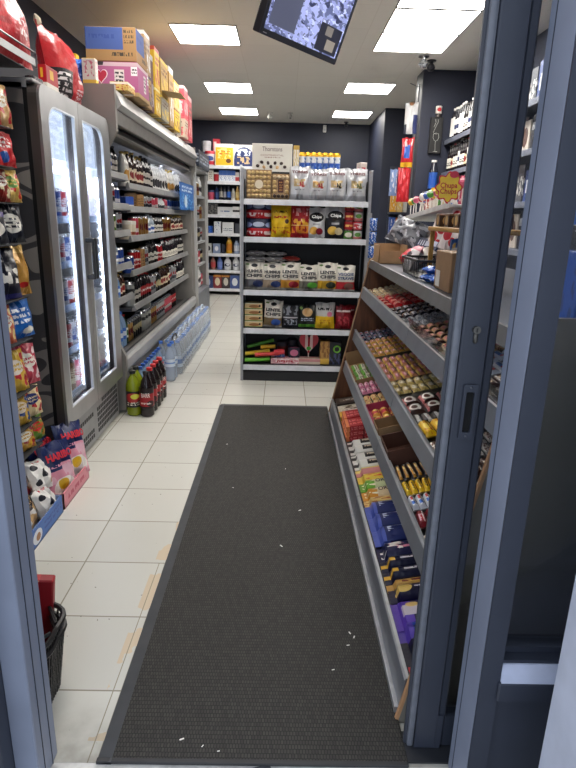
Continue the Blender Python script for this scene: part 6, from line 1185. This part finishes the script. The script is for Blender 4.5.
# wooden rack with gold tray
t = thing('counter_rack', 'gold topped wooden rack on the counter with small brown boxes on it', 'rack', (.85, 2.62, CT))
gw = ART((196, 158, 92), (('n', 0, 1, 0, 1, (170, 130, 70), 5, .5),), .4, .2)
obj('top_shelf', mesh('top_shelf', [(bxx(-.12, .12, -.36, .36, .225, .245, .003), gw)]), t)
for x in (-.1, .1):
    for y in (-.34, .34): obj('leg', mesh('leg', [(bxx(x-.01, x+.01, y-.01, y+.01, 0, .226), gw)]), t)
bbx = boxp(ART((60, 40, 34), (('e', .5, .5, .3, .35, (190, 160, 110)), ('r', 0, 1, .85, 1, (120, 90, 60)))), .075, .07, .06, 'brown_box', 'sweets')
for i in range(8):
    spawn(bbx, f'small brown box on the gold topped rack, {["back", "front"][i % 2]} line, {ORD[i//2]} from the far end', (.90 if i % 2 == 0 else .79, 2.90-.155*(i//2), CT+.2455), rz=-PI/2)
for i, (y, c, acc, nm) in enumerate(((2.85, (70, 120, 190), (226, 200, 120), 'blue and gold'), (2.70, (206, 170, 90), (170, 60, 60), 'gold and red'), (2.56, (90, 140, 200), (236, 230, 220), 'pale blue'), (2.44, (216, 190, 120), (120, 90, 60), 'tan'))):
    spawn(bagp(A(c, acc), .13, .19, .05, 80+i, (), 'sweet_bag', 'sweets'), f'{nm} sweet bag standing under the gold topped rack', (.85, y, CT), rot=(-.08, 0, -PI/2+.5))
# lollipop shelf
t = thing('lollipop_stand', 'white lollipop display stand with a sloping shelf above the counter', 'stand', (1.02, 3.56, CT))
SL = .062
obj('shelf', mesh('shelf', [(xf(bxx(-.14, .14, -.42, .85, .32, .335, .002), rot=(-SL, 0, 0)), P((204, 204, 202), .4)), (xf(bxx(-.145, -.135, -.42, .85, .318, .345), rot=(-SL, 0, 0)), P((206, 206, 204), .4))]), t)
for y in (-.36, .38): obj('leg', mesh('leg', [(bxx(.1, .12, y-.01, y+.01, 0, .316), wire)]), t)
lc = [((230, 190, 50), 'yellow'), ((206, 50, 60), 'red'), ((90, 160, 70), 'green'), ((230, 226, 220), 'white'), ((214, 110, 140), 'pink'), ((70, 110, 190), 'blue')]
lol = {nm: Proto('lollipop', 'lollipop', [('candy', mesh('candy', [(xf(lathe([(.0001, -.02), (.012, -.016), (.02, 0), (.012, .016), (.0001, .02)], 12, False), (0, 0, .085)), ART(c, (('r', 0, 1, .4, .6, (240, 234, 224)),), .3))], True), None), ('stick', mesh('stick', [(tube([(0, 0, 0), (0, 0, .07)], .0025, 5), P((236, 234, 228), .5))]), None)], (.04, .04, .1)) for c, nm in lc}
for r in range(3):
    for c in range(12):
        nm = lc[(c*2+r*3+c//3) % 6][1]
        spawn(lol[nm], f'{nm} lollipop on the white stand, {["front", "middle", "back"][r]} row, {ORD[c]} from the far end', (.915+.075*r, 4.30-.092*c+.03*r, CT+.337+SL*(3.56-(4.30-.092*c+.03*r))+.002), rot=(random.uniform(-.2, .2), random.uniform(-.15, .15), 0), sc=1.25+.25*r)
spawn(bagp(ART((236, 196, 50), (('l', .1, .9, .3, .8, (200, 60, 50), 2, 5),)), .26, .19, .06, 91, (), 'sweet_bag', 'sweets'), 'yellow sweet bag behind the lollipops at the far end', (1.13, 4.15, CT+.305), rot=(0, 0, -PI/2+.8))
spawn(bagp(ART((240, 206, 70), (('n', .1, .9, .1, .9, (226, 120, 60), 4, .55),)), .22, .18, .06, 92, (), 'sweet_bag', 'sweets'), 'second yellow sweet bag behind the lollipops', (1.13, 3.85, CT+.325), rot=(0, 0, -PI/2+.8))
t = thing('lollipop_sign', 'yellow flower shaped sign with red border and lettering on the lollipop stand', 'sign', (.872, 3.19, CT+.338), rz=-.30)
t.scale = (.76, .76, .76)
fl = [(.075*(1+.13*math.cos(8*a))*math.cos(a), .085*(1+.13*math.cos(8*a))*math.sin(a)) for a in [2*PI*k/96 for k in range(96)]]
obj('red_border', mesh('red_border', [(xf(prism([(a*1.13, b_*1.13) for a, b_ in fl], -.004, .004, 'Y'), (0, 0, .14)), P((206, 40, 56), .4))]), t, 'red scalloped border')
obj('yellow_face', mesh('yellow_face', [(xf(prism(fl, -.006, -.0035, 'Y'), (0, 0, .14)), P((240, 204, 50), .4))]), t); obj('lettering', mesh('lettering', [(xf(text_geo('Chupa\nChups', .115, .085, None, .02), (0, -.0068, .13)), P((196, 36, 44), .5))]), t, 'red lettering')
obj('top_badge', mesh('top_badge', [(xf(lathe([(.0001, 0), (.028, 0), (.028, .006), (.0001, .006)], 16), (.03, -.005, .225), (PI/2, 0, 0), (1.1, .8, 1)), P((206, 40, 70), .4))]), t, 'round red badge'); obj('stem', mesh('stem', [(bxx(-.01, .01, -.003, .003, 0.0, .06), P((220, 220, 216), .4))]), t)
for i, (c, a_, nm) in enumerate((((206, 60, 70), (240, 226, 220), 'red and white'), ((226, 222, 214), (206, 60, 80), 'white and red'), ((100, 160, 80), (236, 226, 190), 'green and cream'), ((230, 190, 70), (206, 70, 60), 'yellow and red'), ((226, 220, 214), (80, 120, 190), 'white and blue'), ((206, 90, 120), (240, 226, 226), 'pink and white'), ((222, 214, 200), (190, 60, 60), 'cream and red'))):
    yy = 4.32-.17*i
    spawn(bagp(A(c, a_), .15, .13+.03*(i % 3), .045, 100+i, (), 'sweet_bag', 'sweets'), f'{nm} sweet bag at the back of the lollipop stand, {ORD[i]} from far end', (1.075, yy, CT+.338+SL*(3.56-yy)), rot=(-.05, 0, -PI/2+.7))
# goods at the near end, seen through the side window
spawn(boxp(ART((36, 100, 190), (('n', .1, .9, .1, .9, (30, 70, 140), 4, .55), ('r', 0, 1, 0, .1, (200, 60, 70)))), .40, .16, .21, 'blue_carton', 'box'), 'bright blue carton at the near end of the counter behind the side window', (.90, 1.43, CT))
spawn(boxp(ART((40, 42, 50), (('n', .1, .9, .3, .8, (206, 206, 206), 3, .6),)), .36, .14, .06, 'black_carton', 'box'), 'black carton with white squiggles on the blue carton', (.90, 1.43, CT+.2105))
spawn(boxp(ART((46, 110, 190), (('r', 0, 1, .8, 1, (60, 140, 220)),)), .34, .14, .12, 'blue_carton', 'box'), 'smaller blue carton topmost behind the side window', (.90, 1.43, CT+.271))

# ================================================================== right wall: drinks shelving, pier decorations
ds = thing('wall_shelving', 'dark shelves of bottles and goods along the right wall', 'shelving', (0, 0, 0))
dkm = P((58, 62, 74), .45); 
obj('back_panel', mesh('back_panel', [(bxx(2.22, 2.245, 3.0, 7.06, .6, 2.7), P((40, 44, 58), .6))]), ds)
WZ = [1.20, 1.56, 1.94, 2.29]
for z in WZ:
    s_ = obj('shelf', mesh('shelf', [(bxx(1.84, 2.22, 3.0, 7.06, z-.025, z), dkm)]), ds); obj('price_rail', mesh('price_rail', [(bxx(1.825, 1.84, 3.0, 7.06, z-.045, z+.002, .002), P((120, 126, 142), .4, .2))]), s_)
for y in (3.0, 5.2): obj('upright', mesh('upright', [(bxx(2.16, 2.22, y, y+.03, 0, 2.7), dkm)]), ds)
wA = bottle((28, 24, 28), (40, 34, 36), ART((232, 230, 222), (('l', .3, .7, .2, .6, (70, 60, 60), 2, 4),)), .30, .037, (.14, .5), .36, True, 'wine_bottle', .58)
wB = bottle((30, 30, 40), (220, 220, 216), ART((226, 226, 224), (('r', 0, 1, .3, .6, (60, 70, 110)),)), .32, .036, (.14, .6), .36, True, 'wine_bottle', .6)
wC = bottle((34, 26, 30), (150, 40, 50), ART((220, 206, 176), (('e', .5, .5, .14, .3, (150, 50, 50)),)), .30, .037, (.14, .46), .36, True, 'wine_bottle', .58)
wD = bottle((24, 26, 34), (226, 224, 220), ART((236, 236, 234)), .33, .034, (.1, .68), .36, True, 'wine_bottle', .62)
for k_, seq in ((3, 'DDBBDDAABBDD'), (2, 'AACAABAACBAC'), (1, 'CABCABCABCAB')):
    for i, c in enumerate(seq):
        nm = {'A': 'dark wine bottle with white label', 'B': 'dark bottle with blue and white label', 'C': 'dark wine bottle with red cap', 'D': 'tall slim bottle with long white label'}[c]
        spawn({'A': wA, 'B': wB, 'C': wC, 'D': wD}[c], f'{nm}, {ORD[i]} from the pier, {["", "third", "second", "top"][k_]} wall shelf', (1.895, 6.98-.082*i, WZ[k_]), rz=-PI/2)
gd_ = [(ART((190, 190, 194), (('n', 0, 1, 0, 1, (90, 96, 116), 5, .55),)), 'grey and white'), (ART((60, 84, 140), (('r', .2, .8, .3, .7, (226, 228, 232)),)), 'blue and white'), (ART((214, 206, 196), (('e', .5, .5, .3, .3, (110, 80, 70)),)), 'cream and brown'), (ART((206, 206, 206), (('l', .2, .8, .2, .8, (70, 74, 84), 3, 4),)), 'pale printed'), (ART((52, 54, 62), (('r', 0, 1, .6, .8, (180, 184, 190)),)), 'black and silver'), (ART((96, 100, 108), (('n', 0, 1, .2, .7, (226, 226, 222), 5, .52),)), 'grey and silver')]
for k_, z in enumerate(WZ):
    for i in range(9):
        a, nm = gd_[(i*2+k_*3+i//3) % 6]
        spawn(boxp(a, .17, .14, .25+.025*((i+k_) % 3), 'packet', 'packet'), f'{nm} packet, {ORD[i]} from the bottles, {["lowest", "third", "second", "top"][k_]} wall shelf', (2.0, 5.15-.2*i, z), rz=-PI/2)
spawn(tubp(ART((206, 206, 204), (('r', 0, 1, .3, .7, (70, 110, 180)),)), P((200, 50, 60), .4), .06, .3), 'white and blue canister with red lid on the top wall shelf', (1.96, 4.86, WZ[3]+.0), rz=-PI/2) if False else None
# pier decorations
t = thing('wine_board', 'black board with chalk drawing of a bottle and wine glass on the pier', 'sign', (1.715, 7.0805, 2.15))
obj('board', mesh('board', [(bxx(-.07, .07, -.05, 0, 0, .385, .004), P((30, 30, 32), .5))]), t)
ck = P((200, 200, 196), .6)
gy = -.0535
obj('chalk_drawing', mesh('chalk_drawing', [(tube([(.0, gy, .13), (-.002, gy, .10), (.002, gy, .05), (.002, gy, .02)], .002, 4), ck), (tube([(-.02, gy, .02), (.03, gy, .02)], .002, 4), ck), (tube([(-.028, gy, .21), (-.032, gy, .17), (-.018, gy, .14), (.0, gy, .13), (.022, gy, .14), (.034, gy, .17), (.028, gy, .21)], .002, 4), ck), (tube([(-.028, gy, .21), (.0, gy, .205), (.028, gy, .21), (.0, gy, .216), (-.028, gy, .21)], .0018, 4), ck),
    (tube([(.01, gy, .36), (.012, gy, .33), (-.002, gy, .30), (-.035, gy, .22)], .002, 4), ck), (tube([(-.02, gy, .36), (-.012, gy, .33), (-.03, gy, .28)], .002, 4), ck)]), t, 'white chalk lines')
t = thing('spirit_bottle', 'bottle top with white and red cap above the chalk board', 'bottle', (1.725, 7.045, 2.536)); obj('neck', mesh('neck', [(lathe([(.03, 0), (.026, .02), (.024, .04)], 14), P((60, 52, 50), .3))], True), t); obj('cap', mesh('cap', [(xf(lathe([(.034, 0), (.036, .005), (.036, .075), (.03, .08), (.0001, .08)], 14), (0, 0, .035)), ART((226, 222, 216), (('e', .5, .5, .12, .25, (196, 50, 56)),)))], True), t)
t = thing('wall_ledge', 'small dark ledge on the pier holding a blue bottle', 'shelf', (1.72, 7.08, 1.735)); obj('board', mesh('board', [(bxx(-.09, .09, -.13, 0, -.015, 0), dkm)]), t)
spawn(bottle((30, 34, 50), (226, 224, 220), ART((60, 104, 180), (('r', 0, 1, .2, .8, (50, 96, 180)),)), .34, .05, (.08, .6), .5, True, 'spirit_bottle', .6), 'dark bottle with blue label and white cap on the pier ledge', (1.72, 7.01, 1.736))
hk = thing('hook_strip', 'dark hook strip on the left face of the pier', 'hook strip', (1.5265, 7.25, 1.55)); obj('strip', mesh('strip', [(bxx(-.012, 0, -.012, .012, 0, 1.36), wire)]), hk)
for z in (.48, .76, 1.33): obj('hook', mesh('hook', [(tube([(0, 0, z), (-.13, -.12, z+.01)], .004, 5), wire)]), hk)
spawn(bagp(ART((214, 214, 216), (('r', .7, 1, 0, .6, (60, 70, 120)), ('r', 0, .2, 0, .3, (60, 64, 80)), ('e', .5, .98, .2, .08, (150, 110, 80))), .6, 0, .4), .15, .33, .08, 61, (), 'hanging_shirt', 'toy'), 'white and navy hanging shirt toy, topmost on the pier side', (1.43, 7.11, 2.36), rot=(0, 0, -.3))
spawn(bagp(ART((196, 50, 60), (('r', .25, .75, .3, .75, (70, 110, 190)), ('r', 0, 1, 0, .16, (230, 190, 60)), ('n', .1, .9, .7, .95, (226, 200, 200), 4, .52)), .35, 0, .3), .14, .32, .07, 62, (), 'toy_bag', 'toy'), 'red and blue toy bag with yellow foot hanging on the pier side', (1.42, 7.12, 2.0), rot=(0, 0, -.3))
spawn(bagp(ART((190, 44, 54), (('n', .1, .9, .1, .9, (214, 90, 100), 4, .55),), .35, 0, .3), .15, .38, .07, 63, (), 'toy_bag', 'toy'), 'plain red toy bag hanging lowest on the pier side', (1.40, 7.10, 1.61), rot=(0, 0, -.3))
spawn(bagp(ART((130, 150, 190), (('n', .1, .9, .1, .9, (214, 214, 220), 4, .55),), .35, 0, .3), .10, .30, .05, 64, (), 'toy_bag', 'toy'), 'pale blue toy bag left of the plain red one on the pier side', (1.30, 7.2, 1.68), rot=(0, 0, -.3))
# small shelf on the far block
fs = thing('corner_shelving', 'small dark shelves on the far right block', 'shelving', (1.80, 9.43, 0)); obj('back_panel', mesh('back_panel', [(bxx(-.16, .16, -.012, 0, .9, 2.2), dkm)]), fs)
for z in (1.17, 1.52, 1.85): obj('shelf', mesh('shelf', [(bxx(-.16, .16, -.2, -.012, z-.03, z), P((70, 74, 86), .4))]), fs)
for z, its in ((1.85, (((150, 160, 180), 'pale grey book'), ((200, 190, 170), 'cream book'), ((70, 80, 120), 'navy book'))), (1.52, (((222, 170, 70), 'orange packet'), ((226, 196, 130), 'tan packet'), ((214, 214, 210), 'white packet'))), (1.17, (((80, 110, 180), 'blue packet'), ((206, 120, 60), 'orange packet'), ((190, 60, 70), 'red packet')))):
    for i, (c, nm) in enumerate(its): spawn(boxp(ART(c, (('n', .1, .9, .1, .9, (226, 220, 210), 4, .56),)), .09, .1, .27, 'packet', 'packet'), f'{nm} on the {["top", "middle", "lowest"][(1.85, 1.52, 1.17).index(z)]} shelf of the far right block', (1.70+.1*i, 9.32, z))

# ================================================================== television, cameras, sensor
tv = thing('television', 'black monitor hung from the ceiling showing security camera pictures', 'television', (.0665, 3.585, 2.30), rot=(math.radians(23), 0, math.radians(53.7)))
W_, H_ = .732, .432
obj('casing', mesh('casing', [(box(W_, .05, H_, 0, .026, 0, .008), P((26, 27, 32), .35)), (ring_frame(rrect(-W_/2, W_/2, 0, H_, .012), rrect(-W_/2+.018, W_/2-.018, .03, H_-.018, .004), -.006, .004, 'Y'), P((38, 41, 52), .35))]), tv)
sm = ART((96, 104, 142), (('n', 0, 1, 0, 1, (140, 148, 192), 12, .5), ('n', 0, 1, 0, 1, (182, 190, 222), 17, .58), ('n', 0, 1, 0, 1, (52, 58, 92), 11, .6), ('r', .04, .36, .08, .5, (84, 88, 108)), ('r', .3, .55, .62, .92, (176, 180, 200)), ('l', .3, .55, .62, .92, (60, 64, 84), 5, 3), ('e', .47, .8, .03, .1, (190, 80, 80)), ('r', .66, .98, .02, .38, (40, 42, 56)), ('r', .75, .85, .24, .36, (120, 116, 112)), ('r', .80, .93, .06, .2, (136, 130, 122)), ('n', .36, .66, 0, .6, (160, 168, 212), 14, .5)), .3)
b = [n for n in sm.node_tree.nodes if n.type == 'BSDF_PRINCIPLED'][0]; sm.node_tree.links.new(b.inputs['Base Color'].links[0].from_socket, b.inputs['Emission Color']); b.inputs['Emission Strength'].default_value = .6
obj('screen', mesh('screen', [(bxx(-W_/2+.017, W_/2-.017, -.002, .001, .029, H_-.017), sm)]), tv, 'lit screen of four camera views')
obj('brand_mark', mesh('brand_mark', [(bxx(-W_/2+.02, -W_/2+.05, -.0068, -.006, .010, .014), P((170, 172, 178), .4))]), tv)
obj('mount_arm', mesh('mount_arm', [(tube([(0, .06, .22), (0, .12, .25), (0, .0, .62)], .018, 8), P((30, 30, 34), .4))]), tv)
def dome(x, y, label, m_, dark, s=1):
    t = thing('ceiling_camera', label, 'camera', (x, y, CEIL)); obj('mount', mesh('mount', [(xf(lathe([(.05*s, -.012), (.05*s, 0)], 16), (0, 0, 0)), m_)], True), t)
    obj('housing', mesh('housing', [(xf(lathe([(.0001, -.11*s), (.028*s, -.10*s), (.045*s, -.07*s), (.034*s, -.045*s), (.02*s, -.03*s), (.02*s, -.01*s)], 16), (0, 0, 0)), m_)], True), t); obj('lens', mesh('lens', [(xf(lathe([(.0001, -.014), (.012, -.01), (.016, 0)], 12), (0, -.03*s, -.085*s), (.8, 0, 0)), dark)], True), t)
chrome = P((190, 192, 196), .2, .9); dgl = P((24, 24, 28), .2)
dome(1.40, 6.55, 'shiny silver ceiling camera in front of the drinks pier', chrome, dgl, 1.1); dome(1.52, 6.72, 'dark ceiling camera right beside the silver one', P((60, 60, 66), .3, .5), dgl, 1.0)
dome(-.27, 10.1, 'white ceiling camera by the back wall, left one', P((210, 208, 204), .4), dgl, 1.0); dome(.06, 10.1, 'white ceiling camera by the back wall, right one', P((190, 188, 184), .4), dgl, .9); dome(1.05, 10.85, 'small dark ceiling camera in the far right corner', P((60, 62, 70), .4), dgl, .8)
t = thing('motion_sensor', 'small white motion sensor high on the back wall', 'sensor', (.69, 11.09, 2.88)); obj('housing', mesh('housing', [(bxx(-.03, .03, -.05, 0, 0, .12, .012), P((222, 222, 220), .4))]), t); obj('lens', mesh('lens', [(bxx(-.02, .02, -.054, -.05, .02, .06, .003), P((190, 194, 198), .3))]), t)

# ================================================================== daylight outside, exposure
w = bpy.data.worlds.new('overcast_sky'); bpy.context.scene.world = w; w.use_nodes = True
bg = w.node_tree.nodes['Background']; bg.inputs[0].default_value = (.80, .88, 1, 1); bg.inputs[1].default_value = 0.90
vs = bpy.context.scene.view_settings; vs.view_transform = 'Standard'; vs.look = 'None'; vs.gamma = 1; vs.use_curve_mapping = False; vs.exposure = 0.76
bpy.context.scene.cycles.max_bounces = 8; bpy.context.scene.cycles.transparent_max_bounces = 24
bpy.context.scene.cycles.diffuse_bounces = 4
for lb, os_ in LABELS.items():
    n_ = len(lb.replace(',', '').split())
    if n_ > 16 or n_ < 4: print('LABEL LENGTH', n_, lb)
    if len(os_) > 1:
        for o in os_:
            if 'group' not in o: o['group'] = lb
print('THINGS', sum(len(v) for v in LABELS.values()), 'LABELS', len(LABELS))
